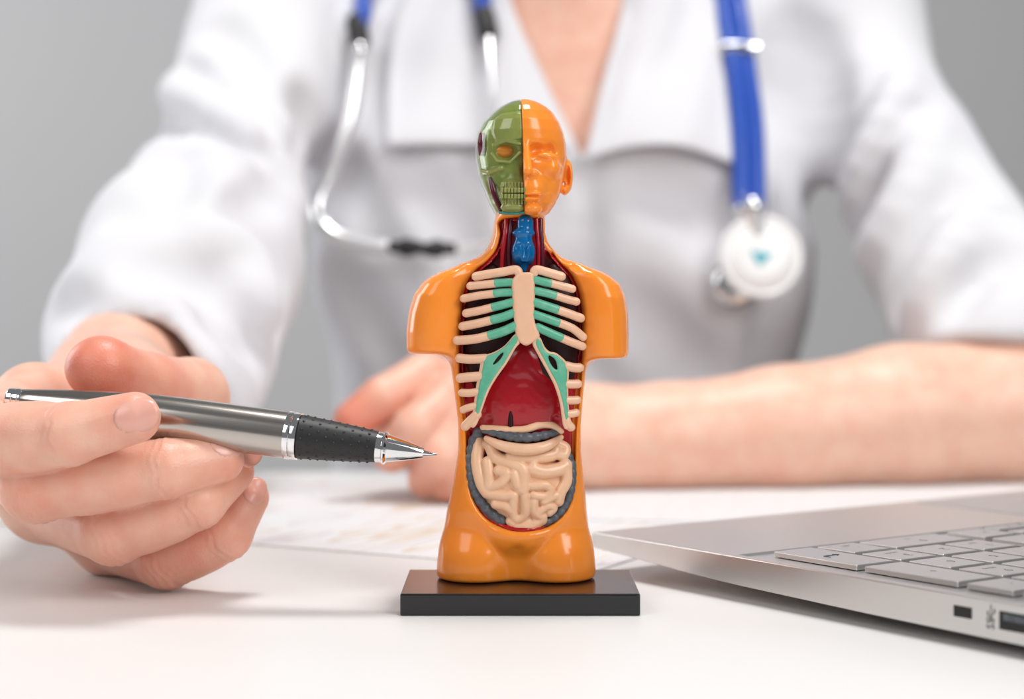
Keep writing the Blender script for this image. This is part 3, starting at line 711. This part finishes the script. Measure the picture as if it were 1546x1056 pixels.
# engraved mark by the port
me = text_mesh('SS', .0034); e = bpy.data.objects.new('port_mark', me); COL.objects.link(e); e.parent = lb
vm = side_v(1496); zm = side_z(1496, 942)
e.location = (.00012, vm, zm); e.rotation_euler = (math.pi/2, -math.pi/2, math.pi/2); e.rotation_euler = Matrix(((0, 0, 1), (0, 1, 0), (1, 0, 0))).to_euler() if False else e.rotation_euler
zm2 = side_z(1496, 927)
tv = []
for (y0_, z0_, y1_, z1_, r_) in ((0, -.0022, 0, .0022, .00014), (0, -.0008, .0011, .0004, .00013), (.0011, .0004, .0011, .0012, .0002), (0, -.0014, -.0010, -.0004, .00013), (-.0010, -.0004, -.0010, .0004, .0002)):
    tv.append(tube([(0.00002, vm+y0_, zm2+z0_), (.00002, vm+y1_, zm2+z1_)], r_, 6, 1, smooth=False))
lk('port_mark', *join(tv), 'legend', lb)
# lid with screen, standing at the hinge out of the photo's frame
hv = LD-.006; la = math.radians(128)
def lidp(vs): 
    out = []
    for x, y, z in vs:     # y along the lid from the hinge, z out of the screen side
        out.append((x, hv+y*math.cos(math.pi-la)*1.0+z*math.sin(math.pi-la)*-1, HK+.002+y*math.sin(math.pi-la)+z*math.cos(math.pi-la)*1))
    return out
v_, f_ = box(-LW/2, .115, -.003, LW, .228, .005, .0012); lid = lk('lid', lidp(v_), f_, 'alu')
v_, f_ = box(-LW/2, .117, -.0003, LW-.012, .212, .0006); lk('screen', lidp(v_), f_, 'screen', lid)
lk('hinge', *tube([(-.05, hv, HK), (-LW+.05, hv, HK)], .0035, 12, 1, smooth=False), 'alu', smooth=True)

# ================================================================== the person
per = thing('person', 'seated person in white coat holding a pen, stethoscope around neck', 'person', (0.03, 1.09, -0.30))
PXC = 0.030
def torso(p, o=0.0):
    T = [[-.30, -.125, .185, 1.00, 1.20], [-.10, -.112, .172, 1.005, 1.20], [.0, -.110, .165, 1.003, 1.20], [.07, -.113, .171, .995, 1.20], [.12, -.117, .180, .990, 1.20], [.18, -.125, .187, .992, 1.20], [.23, -.130, .192, 1.003, 1.20], [.27, -.125, .187, 1.018, 1.195], [.30, -.105, .166, 1.035, 1.185], [.325, -.065, .126, 1.05, 1.165], [.345, -.03, .09, 1.065, 1.145]]
    return loft(p, T, 2.3)+o
def wr(p, amp=1.0):
    x, y, z = p[:, 0], p[:, 1], p[:, 2]
    return amp*(.0022*np.sin(38*x+21*z+2.1*np.sin(17*z+9*y))+.0016*np.sin(61*z-33*x+1.7*np.sin(26*x)+14*y))
SL = [(W(425, -45, 1.07), .055), (W(410, 50, 1.04), .0460), (W(374, 160, .985), .0410), (W(342, 262, .930), .0412), (W(322, 316, .888), .0432), (W(284, 400, .825), .0515), (W(240, 520, .755), .0465), (W(214, 632, .688), .0400)]
SR = [(W(1250, -40, 1.08), .052), (W(1287, 90, 1.055), .0440), (W(1352, 230, 1.01), .0415), (W(1424, 370, .965), .0445), (W(1484, 470, .925), .049), (W(1525, 555, .895), .050)]
# (polyline, radius, how far it stands out (+) or is pressed in (-))
FOLDS = [([(276, 108), (330, 140), (372, 190)], .008, -.005), ([(250, 176), (320, 188), (384, 214)], .008, -.006), ([(262, 140), (320, 165), (370, 205)], .008, .004), ([(194, 306), (262, 314), (330, 330)], .010, -.007), ([(262, 215), (264, 300)], .010, -.005),
         ([(228, 380), (325, 420), (356, 480)], .012, -.008), ([(76, 456), (205, 462), (280, 500)], .006, -.005), ([(330, 34), (368, 62), (420, 130)], .009, -.006), ([(390, 330), (420, 400), (400, 520)], .010, -.006), ([(300, 350), (370, 390), (395, 470)], .009, .006), ([(440, 260), (390, 300), (350, 305)], .007, -.004),
         ([(466, 150), (469, 200), (466, 260)], .010, -.010),
         ([(1338, 110), (1300, 190), (1264, 268)], .009, -.007), ([(1384, 160), (1335, 250), (1294, 332)], .010, -.008), ([(1360, 130), (1318, 220), (1280, 300)], .009, .005), ([(1452, 276), (1400, 360), (1346, 446)], .011, -.009), ([(1448, 350), (1432, 446)], .009, -.006), ([(1536, 376), (1446, 423)], .008, -.005), ([(1470, 330), (1420, 400), (1390, 470)], .010, .006), ([(1400, 210), (1370, 290), (1320, 380)], .010, .005),
         ([(1253, 120), (1250, 240), (1247, 340)], .009, -.009),
         ([(1190, 40), (1172, 120), (1150, 190)], .012, -.006), ([(1235, 60), (1222, 150), (1212, 260)], .012, -.006), ([(600, 245), (650, 300), (690, 380)], .014, -.006), ([(500, 260), (540, 330), (580, 440)], .016, -.006), ([(960, 275), (1040, 300), (1085, 350)], .014, -.006), ([(500, 430), (560, 500), (600, 580)], .014, -.007), ([(1210, 330), (1195, 440), (1170, 560)], .014, -.007), ([(560, 20), (535, 110), (520, 200)], .010, .005), ([(950, 470), (1010, 520), (1060, 580)], .016, -.006), ([(880, 260), (884, 340), (886, 560)], .004, -.003)]
def coat_base(p):
    d = torso(p)
    for s in (-1, 1):
        d = smin(d, ell(p, (PXC+s*.072, 1.018, .115), (.062, .045, .07)), .05)
    d = d+wr(p, .7)
    l = chain(p, SL, .008)+wr(p, .7)
    a, b_ = SL[-1][0], SL[-2][0]; n_ = (a-b_)/np.linalg.norm(a-b_); n_ = np.array([-.05, -1.0, -.12]); n_ /= np.linalg.norm(n_)
    l = smax(l, (p-a)@n_-.012, .004)
    l = np.maximum(l, .0015-p[:, 2])
    d = smin(d, l, .024)
    r = chain(p, SR, .008)+wr(p, .7)
    n2 = np.array([-.10, -.25, -1.0]); n2 /= np.linalg.norm(n2); a2 = W(1440, 534, .89)
    r = smax(r, (p-a2)@n2, .004)
    return smin(d, r, .024)
FT = []
for pts, r, out in FOLDS:
    q = sm_poly(np.array(pts, float), 3, False); D = np.array([W(a, b_, 1.0) for a, b_ in q]); O = np.array([0, 0, CAMH]); D = D-O; L_ = np.linalg.norm(D, axis=1)[:, None]; D /= L_
    t = np.full(len(q), .60)
    for _ in range(90): t = np.minimum(t+coat_base(O+D*t[:, None])*.7, 1.2)
    out = out*1.35; dep = (r-out) if out > 0 else (-r-out)
    k_ = np.sin(np.linspace(.25, math.pi-.25, len(q)))            # folds fade out at both ends
    FT.append((O+D*(t+dep+(1-k_)*abs(out)*(1 if out > 0 else -1))[:, None], r, out))
def f_coat(p):
    d = coat_base(p)
    for q, r, out in FT:
        lo_, hi_ = q.min(0)-r-.03, q.max(0)+r+.03
        m_ = ((p > lo_) & (p < hi_)).all(1)
        if not m_.any(): continue
        e = chain(p[m_], [(x, r) for x in q], .004)
        d[m_] = smin(d[m_], e, .014) if out > 0 else smax(d[m_], -e, .016)
    a, b_ = SL[-1][0], SL[-2][0]; n_ = (a-b_)/np.linalg.norm(a-b_)
    d = smax(d, -cone(p, W(176, 612, .62), W(208, 580, .74), .0280, .0290), .003)
    d = smax(d, -cone(p, W(1532, 566, .908), W(1560, 650, .880), .032, .038), .004)
    # V neck
    V = [(sx_(752, 1.0), .40), (sx_(757, 1.0), sz_(-30, 1.0)), (sx_(880, 1.0), sz_(246, 1.0)), (sx_(958, 1.0), sz_(-30, 1.0)), (sx_(965, 1.0), .40)]
    v = np.maximum(poly2(p[:, 0], p[:, 2], V), p[:, 1]-1.10)
    return smax(d, -v, .004)
cv, cf = sdf_mesh(f_coat, (-.30, .60, -.30), (.36, 1.23, .37), .0036, slack=2.2)
coat = mk('coat', cv, cf, 'cloth', per, label='white medical coat with rolled sleeves and wide collar')
BV = BVHTree.FromPolygons([Vector(x) for x in cv], [tuple(int(i) for i in q) for q in cf])
def hitY(px, py, Y=1.0, default=1.0):
    t = W(px, py, Y); h = BV.ray_cast(Vector((t[0], .80, t[2])), Vector((0, 1, 0)))
    return h[0].y if h[0] is not None and h[0].y < 1.12 else default
# collar flaps: sheets of cloth lying over the coat front
def flap(name, L, R_, lift0, lift1, nu=26, nv=30):
    """L, R_: polylines (px, py) from the neck down, the sheet spans between them"""
    Lp = sm_poly(L, 12, False); Rp = sm_poly(R_, 12, False)
    g = lambda P, t: np.array([np.interp(t*(len(P)-1), np.arange(len(P)), P[:, i]) for i in (0, 1)])
    Pf = np.zeros((nv+1, nu+1, 3))
    for j in range(nv+1):
        for i in range(nu+1):
            s = i/nu; t = j/nv
            q = g(Lp, t)*(1-s)+g(Rp, t)*s; q[1] -= 26*math.sin(math.pi*s)*t**3*(1 if name == 'r' else .1)
            y = min(hitY(q[0], q[1], 1.0, 1.03), 1.06); c = W(q[0], q[1], 1.0); Pf[j, i] = (c[0], y, c[2])
    for _ in range(12):
        Pf[1:-1, 1:-1, 1] = (Pf[:-2, 1:-1, 1]+Pf[2:, 1:-1, 1]+Pf[1:-1, :-2, 1]+Pf[1:-1, 2:, 1])/4
        Pf[0, :, 1] = Pf[1, :, 1]; Pf[-1, :, 1] = Pf[-2, :, 1]; Pf[:, 0, 1] = Pf[:, 1, 1]; Pf[:, -1, 1] = Pf[:, -2, 1]
    for j in range(nv+1):
        for i in range(nu+1):
            Pf[j, i, 1] -= lift0+(lift1-lift0)*(j/nv)**2+.0015*math.sin(i*.5+j*.22)
    v1 = Pf.reshape(-1, 3); v2 = v1+np.array([0, .003, 0]); N = len(v1); fs = []
    idx = lambda j, i: j*(nu+1)+i
    for j in range(nv):
        for i in range(nu):
            a, b_, c, d = idx(j, i), idx(j, i+1), idx(j+1, i+1), idx(j+1, i)
            fs.append((d, c, b_, a)); fs.append((a+N, b_+N, c+N, d+N))
    rim = [idx(0, i) for i in range(nu)]+[idx(j, nu) for j in range(nv)]+[idx(nv, i) for i in range(nu, 0, -1)]+[idx(j, 0) for j in range(nv, 0, -1)]
    for k in range(len(rim)):
        a, b_ = rim[k], rim[(k+1) % len(rim)]; fs.append((a, b_, b_+N, a+N))
    V = np.concatenate([v1, v2]); mk('collar', V, fs, 'cloth', coat, label='wide white collar flap')
    return V, fs
fl1 = flap('l', [(640, -70), (600, 20), (586, 120), (588, 226)], [(752, -70), (782, 30), (820, 130), (862, 232)], .007, .013)
fl2 = flap('r', [(958, -70), (936, 30), (908, 130), (880, 248)], [(1070, -70), (1088, 30), (1096, 130), (1107, 258)], .007, .014)

# body: arms, hands, neck and head as one skin mesh under the clothes
J = {}
def hp(px, py, Y): return W(px, py, Y)
fingers = {
 'index':  [(hp(52, 612, .566), .0118), (hp(-22, 666, .512), .0104), (hp(105, 656, .4985), .0088), (hp(203, 631, .4965), .0072)],
 'middle': [(hp(8, 690, .564), .0118), (hp(56, 734, .5150), .0106), (hp(252, 708, .5085), .0084), (hp(333, 694, .5150), .0068)],
 'ring':   [(hp(66, 756, .568), .0116), (hp(172, 800, .5245), .0103), (hp(298, 757, .5190), .0082), (hp(350, 712, .5270), .0066)],
 'little': [(hp(168, 812, .577), .0110), (hp(252, 842, .5400), .0094), (hp(340, 806, .5330), .0080), (hp(374, 752, .5370), .0064)]}
thumb = [(hp(225, 606, .622), .0150), (hp(286, 600, .586), .0125), (hp(224, 583, .556), .0100), (hp(155, 558, .5385), .0094)]
WR = hp(165, 604, .650)
def f_rhand(p):
    fs = []
    for k, f in fingers.items():
        d = chain(p, f, .0016)
        (a, ra), (b_, rb) = f[1], f[2]
        mid = (a+b_)/2; d = smin(d, ell(p, mid, (np.linalg.norm(b_-a)*.48, (ra+rb)*.52, (ra+rb)*.52)) if False else cone(p, a*.6+b_*.4, a*.35+b_*.65, (ra+rb)*.50, (ra+rb)*.485), .003)
        axn = (b_-a)/np.linalg.norm(b_-a)
        for jn, amp, wd in ((f[1][0], .00028, .0044), (f[2][0], .00022, .0026)):        # knuckle creases
            s = (p-jn)@axn; rr = np.linalg.norm(p-jn, axis=1)
            d = d+amp*np.exp(-(s/wd)**2)*np.cos(2*math.pi*s/.0023+1.5*np.sin(p[:, 2]*900))*(rr < .016)
        tip = f[3][0]; fs.append(d)
    d = fs[0]
    for e in fs[1:]: d = smin(d, e, .0012)
    t = chain(p, thumb, .003)
    t = smin(t, ell(p, thumb[3][0]+np.array([-.001, 0, .0005]), (.0098, .0088, .0085)), .004)
    palm = None
    for f in fingers.values():
        c = cone(p, f[0][0], WR+np.array([0, -.012, 0])+(f[0][0]-WR)*.15, f[0][1], .0165)
        palm = c if palm is None else smin(palm, c, .012)
    palm = smin(palm, cone(p, fingers['middle'][0][0], fingers['little'][0][0], .0105, .0102), .008)
    palm = smin(palm, cone(p, fingers['index'][0][0], fingers['ring'][0][0], .0108, .0105), .008)
    palm = smin(palm, cone(p, thumb[0][0], WR, .0165, .021), .012)
    d = smin(d, palm, .004)
    d = smin(d, t, .0035)
    arm = chain(p, [(WR, .0225), (hp(180, 585, .70), .0265), (hp(235, 500, .775), .033), (hp(318, 330, .905), .037)], .008)
    d = smin(d, arm, .014)
    return np.maximum(d, .0004-p[:, 2])
rv, rf = sdf_mesh(f_rhand, (-.195, .482, -.004), (-.055, .660, .098), .00072, slack=1.4)
rv2, rf2 = sdf_mesh(lambda p: np.maximum(f_rhand(p), .64-p[:, 1]), (-.20, .630, -.004), (-.08, .95, .18), .003)
def flush_of(v, pts):
    f = np.zeros(len(v))
    for c, r, a in pts: f = np.maximum(f, a*np.exp(-(np.linalg.norm(v-c, axis=1)/r)**2))
    return f
FP = [(thumb[3][0], .0150, .95), (thumb[2][0], .014, .6)]
for k, f in fingers.items(): FP += [(f[1][0], .013, .45), (f[2][0], .009, .34), (f[3][0], .011, .42), ((f[1][0]+f[2][0])/2, .018, .22)]
FP += [(fingers['little'][1][0], .03, .35), (fingers['little'][2][0], .022, .35), (fingers['ring'][2][0], .02, .3), (hp(30, 690, .51), .006, .55)]

# the resting arm and hand behind the model
lf = [[(hp(722, 604, .815), .0128), (hp(642, 568, .800), .0108), (hp(576, 604, .783), .0100), (hp(532, 636, .778), .0086)],
      [(hp(745, 624, .805), .0128), (hp(686, 598, .785), .0110), (hp(628, 648, .770), .0102), (hp(592, 684, .775), .0088)],
      [(hp(760, 655, .798), .0124), (hp(712, 644, .777), .0106), (hp(666, 694, .767), .0098), (hp(644, 724, .775), .0084)],
      [(hp(775, 695, .795), .0116), (hp(744, 696, .773), .0098), (hp(702, 726, .767), .0088), (hp(680, 738, .772), .0078)]]
def f_lhand(p):
    d = None
    for f in lf:
        e = chain(p, f, .002); d = e if d is None else smin(d, e, .0018)
    wrist = hp(885, 668, .835)
    palm = None
    for f in lf:
        c = cone(p, f[0][0], wrist, f[0][1], .019); palm = c if palm is None else smin(palm, c, .012)
    d = smin(d, palm, .006)
    th = chain(p, [(hp(840, 640, .845), .016), (hp(740, 650, .838), .012), (hp(660, 655, .825), .0100), (hp(590, 650, .805), .0085)], .006)
    d = smin(d, th, .004)
    arm = chain(p, [(wrist, .0235), (hp(1000, 664, .838), .0255), (hp(1180, 652, .848), .0300), (hp(1360, 632, .862), .0345), (hp(1520, 624, .875), .0360), (hp(1600, 615, .885), .0370)], .008)
    d = smin(d, arm, .015)
    up = chain(p, [(hp(1590, 610, .885), .037), (hp(1486, 470, .925), .031), (hp(1352, 235, 1.01), .030)], .006)
    d = smin(d, up, .02)
    return np.maximum(d, .0014-p[:, 2])
lv, lff = sdf_mesh(f_lhand, (-.10, .73, -.003), (.31, 1.06, .19), .0016)
FL = [(f[3][0], .016, .6) for f in lf]+[(f[1][0], .014, .4) for f in lf]+[(lf[0][3][0], .02, .9)]+[(hp(1100, 740, .84), .05, .12), (hp(660, 640, .78), .045, .3)]
HC = np.array([PXC, 1.055, .485])
def f_torso(p):
    d = torso(p, .009)
    for s in (-1, 1): d = smin(d, cone(p, (PXC+s*.03, 1.062, .298), (PXC+s*.12, 1.085, .305), .012, .014), .02)
    d = smin(d, cone(p, (PXC, 1.105, .28), (PXC, 1.08, .42), .058, .052), .05)
    h = ell(p, HC+np.array([0, .015, .03]), (.074, .092, .092))
    h = smin(h, ell(p, HC+np.array([0, -.012, -.045]), (.056, .066, .065)), .04)
    for s in (-1, 1):
        h = smax(h, -ell(p, HC+np.array([s*.031, -.088, .0]), (.019, .016, .012)), .012)
        h = smin(h, ell(p, HC+np.array([s*.031, -.066, .0]), (.012, .012, .010)), .003)
        h = smin(h, ell(p, HC+np.array([s*.075, .015, -.012]), (.008, .018, .030)), .006)
    h = smin(h, cone(p, HC+np.array([0, -.074, .006]), HC+np.array([0, -.094, -.030]), .006, .011), .01)
    h = smin(h, ell(p, HC+np.array([0, -.074, -.058]), (.024, .008, .006)), .005)
    h = smin(h, ell(p, HC+np.array([0, -.073, -.069]), (.021, .008, .006)), .004)
    d = smin(d, h, .02)
    return np.maximum(d, -.28-p[:, 2])
bv_, bf_ = sdf_mesh(f_torso, (-.17, .93, -.30), (.23, 1.23, .63), .004, slack=2.2)
BVn = np.concatenate([rv, rv2, lv, bv_])
BF = np.concatenate([rf, rf2+len(rv), lff+len(rv)+len(rv2), bf_+len(rv)+len(rv2)+len(lv)])
at = np.concatenate([flush_of(rv, FP)+.13, flush_of(rv2, FP)+.06, flush_of(lv, FL), np.full(len(bv_), .12)])
body = mk('body', BVn, BF, 'skin', per, label='bare skin of arms, hands and neck', attr=at)
def f_hair(p):
    d = ell(p, HC+np.array([0, .022, .036]), (.084, .100, .098))
    d = smin(d, ell(p, HC+np.array([0, .085, -.04]), (.062, .04, .09)), .04)
    return smax(d, -ell(p, HC+np.array([0, -.075, -.025]), (.066, .075, .085)), .02)
mk('hair', *sdf_mesh(f_hair, HC-.2, HC+.2, .005), 'hair', per)

# finger nails, laid on the finger ends
HB = BVHTree.FromPolygons([Vector(x) for x in rv], [tuple(int(i) for i in q) for q in rf])
def nail(center, axis, normal, ln, wd):
    axis = np.asarray(axis, float); normal = np.asarray(normal, float); normal /= np.linalg.norm(normal)
    axis = axis-normal*(axis@normal); axis /= np.linalg.norm(axis); side = np.cross(normal, axis)
    nu, nr = 20, 6; top = []; 
    for r in range(nr+1):
        for k in range(nu):
            a = 2*math.pi*k/nu; ca, sa = math.cos(a), math.sin(a)
            e = 2/2.3; cx = math.copysign(abs(ca)**e, ca); cy = math.copysign(abs(sa)**e, sa); s = r/nr
            q = np.asarray(center)+axis*cx*ln*s+side*cy*wd*s
            o_ = q+normal*.02; h = HB.ray_cast(Vector(o_), Vector(-normal), .04)
            pt = np.array(h[0]) if h[0] is not None else q
            # keep the nail a smooth arch, not following the skin creases
            top.append((q, (pt-q)@normal))
    hs = np.array([t[1] for t in top]); s2 = np.array([((t[0]-center)@side)/wd for t in top])
    hs = np.clip(hs, np.max(hs)-.0030, None); co = np.polyfit(s2, hs, 2); arch = np.polyval(co, s2)
    vs = [t[0]+normal*(max(a_, hh)+.00018*(1-(i//nu/nr)**4)) for i, (t, a_, hh) in enumerate(zip(top, arch, hs))]
    fs = []
    for r in range(nr):
        for k in range(nu):
            a, b_ = r*nu+k, r*nu+(k+1) % nu; fs.append((a, b_, b_+nu, a+nu))
    N = len(vs); vs += [v-normal*.0008 for v in vs]; 
    fs += [tuple(i+N for i in f[::-1]) for f in fs]
    for k in range(nu):
        a, b_ = nr*nu+k, nr*nu+(k+1) % nu; fs.append((a, b_, b_+N, a+N))
    mk('fingernail', vs, fs, 'nail', body, label='short bare fingernail')
F_ = fingers
nail(hp(206, 628, .4905), F_['index'][3][0]-F_['index'][2][0], (.10, -1, .12), .0062, .0048)
nail(F_['middle'][3][0]+np.array([.002, -.003, .004]), F_['middle'][3][0]-F_['middle'][2][0], (.35, -.55, .75), .0050, .0042)
nail(F_['ring'][3][0]+np.array([.002, -.003, .003]), F_['ring'][3][0]-F_['ring'][2][0], (.62, -.6, .45), .0048, .0040)
nail(F_['little'][3][0]+np.array([.002, -.003, .002]), F_['little'][3][0]-F_['little'][2][0], (.60, -.75, .28), .0044, .0036)

# ================================================================== stethoscope
st = thing('stethoscope', 'blue tubed stethoscope with steel ear tubes hanging over the coat', 'stethoscope', (0.03, 1.0, 0.1))
ALLV = list(cv); 
allf = [tuple(int(i) for i in q) for q in cf]
for V_, F2 in (fl1, fl2):
    o_ = len(ALLV); ALLV += list(V_); allf += [tuple(i+o_ for i in f) for f in F2]
CB = BVHTree.FromPolygons([Vector(x) for x in ALLV], allf)
def on(px, py, off):
    t = W(px, py, 1.0); d = Vector(t)-Vector((0, 0, CAMH)); d.normalize()
    h = CB.ray_cast(Vector((0, 0, CAMH))+d*.75, d)
    Y = (h[0].y if h[0] is not None and h[0].y < 1.06 else 1.02)-off
    return W(px, py, Y)
def smooth_y(P, it=6):
    P = np.array(P)
    for _ in range(it): P[1:-1, 1] = np.minimum(P[1:-1, 1], (P[:-2, 1]+P[2:, 1])/2)
    return P
TB = .0052
back = [(-.052, 1.05, .335), (-.03, 1.13, .375), (PXC, 1.165, .385), (.09, 1.13, .375), (.112, 1.05, .335)]
t1 = smooth_y([on(541, 44, .010), on(549, 15, .010), on(556, -20, .010)])
t1e = smooth_y([on(1086, -30, .010), on(1096, 40, .010), on(1108, 110, .010), on(1113, 200, .010), on(1119, 310, .012)])
t2 = smooth_y([on(735, 40, .010), on(728, 12, .010), on(722, -30, .010)])
t2e = smooth_y([on(1108, -30, .012), on(1120, 40, .011), on(1126, 110, .011), on(1133, 200, .011), on(1143, 310, .012)])
mk('tubing', *tube(list(t1)+[np.array(b_) for b_ in back]+list(t1e), TB, 14, 8), 'tube_blue', st, label='blue rubber tube')
mk('tubing', *tube(list(t2)+[np.array(b_)+np.array([.006, -.004, .012]) for b_ in back]+list(t2e), TB, 14, 8), 'tube_blue', st, label='blue rubber tube')
for (a, b_) in (((543, 62), (538, 34)), ((737, 50), (731, 22))):
    mk('tube_collar', *tube([on(*a, .010), on(*b_, .010)], .0060, 14, 2, smooth=False), 'rubber', st, label='black tube end')
e1 = smooth_y([on(543, 66, .011), on(541, 100, .013), on(527, 180, .015), on(503, 260, .018), on(484, 308, .020), on(490, 340, .020), on(520, 362, .020), on(586, 374, .020)])
mk('ear_tube', *tube(e1, .0042, 12, 8), 'steel', st, label='polished steel ear tube')
mk('joint_ball', *tube([on(543, 74, .016), on(543, 78, .016)], .0046, 14, 2, smooth=False), 'chrome', st)
e2 = smooth_y([on(737, 46, .011), on(742, 110, .013), on(748, 200, .015), on(758, 290, .017), on(760, 340, .019), on(738, 366, .020), on(684, 375, .020)])
mk('ear_tube', *tube(e2, .0022, 12, 8), 'steel', st, label='polished steel ear tube')
for a, b_, c in (((590, 373), (612, 374), (630, 374)), ((682, 376), (662, 376), (646, 377))):
    P_ = [on(*a, .020), (on(*a, .02)+on(*b_, .02))/2, on(*b_, .020), on(*c, .020)]
    mk('ear_tip', *tube(P_, [.0036, .0034, .0052, .0040], 14, 4), 'rubber', st, label='black rubber ear tip')
cpt = on(1116, 74, .012); mk('tube_clip', *box(cpt[0], cpt[1]-.001, cpt[2], .0225, .013, .0055, .001), 'chrome', st, label='steel clip joining the tubes')
# chest piece
cc = on(1148, 388, .020); nrm = np.array([.10, -1, .12]); nrm /= np.linalg.norm(nrm)
mk('diaphragm_rim', *lathe([(-.003, .019), (-.002, .0215), (.001, .0228), (.003, .0225), (.0036, .0205), (.0034, .0200), (.0026, .0195)], cc, nrm, 56), 'white_plastic', st, label='round white chest piece')
mk('diaphragm', *lathe([(.0020, .0194), (.0028, .0190), (.0030, .010), (.0031, .001)], cc, nrm, 48), 'white_plastic', st)
u_ = np.cross(nrm, (0, 0, 1)); u_ /= np.linalg.norm(u_); v_ = np.cross(nrm, u_); v_ = v_ if v_[2] > 0 else -v_; u_ = u_ if u_[0] > 0 else -u_
tri = [(-.0062, .0030), (.0066, .0014), (-.0016, -.0060)]
tv = [cc+nrm*.0033+u_*a+v_*b_ for a, b_ in tri]+[cc+nrm*.0030+u_*a+v_*b_ for a, b_ in tri]
mk('printed_mark', tv, [(0, 1, 2), (5, 4, 3), (0, 3, 4, 1), (1, 4, 5, 2), (2, 5, 3, 0)], 'cyan_print', st, smooth=False, label='small teal printed triangle')
bc = cc-nrm*.012+np.array([-.012, 0, -.013])
mk('bell', *lathe([(-.008, .006), (-.006, .011), (.0, .0135), (.006, .0135), (.008, .010)], bc, nrm, 40), 'chrome', st, label='steel bell behind the chest piece')
mk('stem', *tube([cc-nrm*.006, cc-nrm*.004+np.array([-.001, 0, .012]), cc+np.array([-.004, .001, .027])], .0060, 14, 4), 'chrome', st)
for dx, (a_, c_) in ((0, (1119, 312)), (1, (1143, 312))):
    mk('tube_nozzle', *tube([on(a_, c_-14, .012), on(a_+1, c_+8, .013), cc+np.array([-.003+dx*.002, .002, .021])], .0046, 12, 3), 'chrome', st)
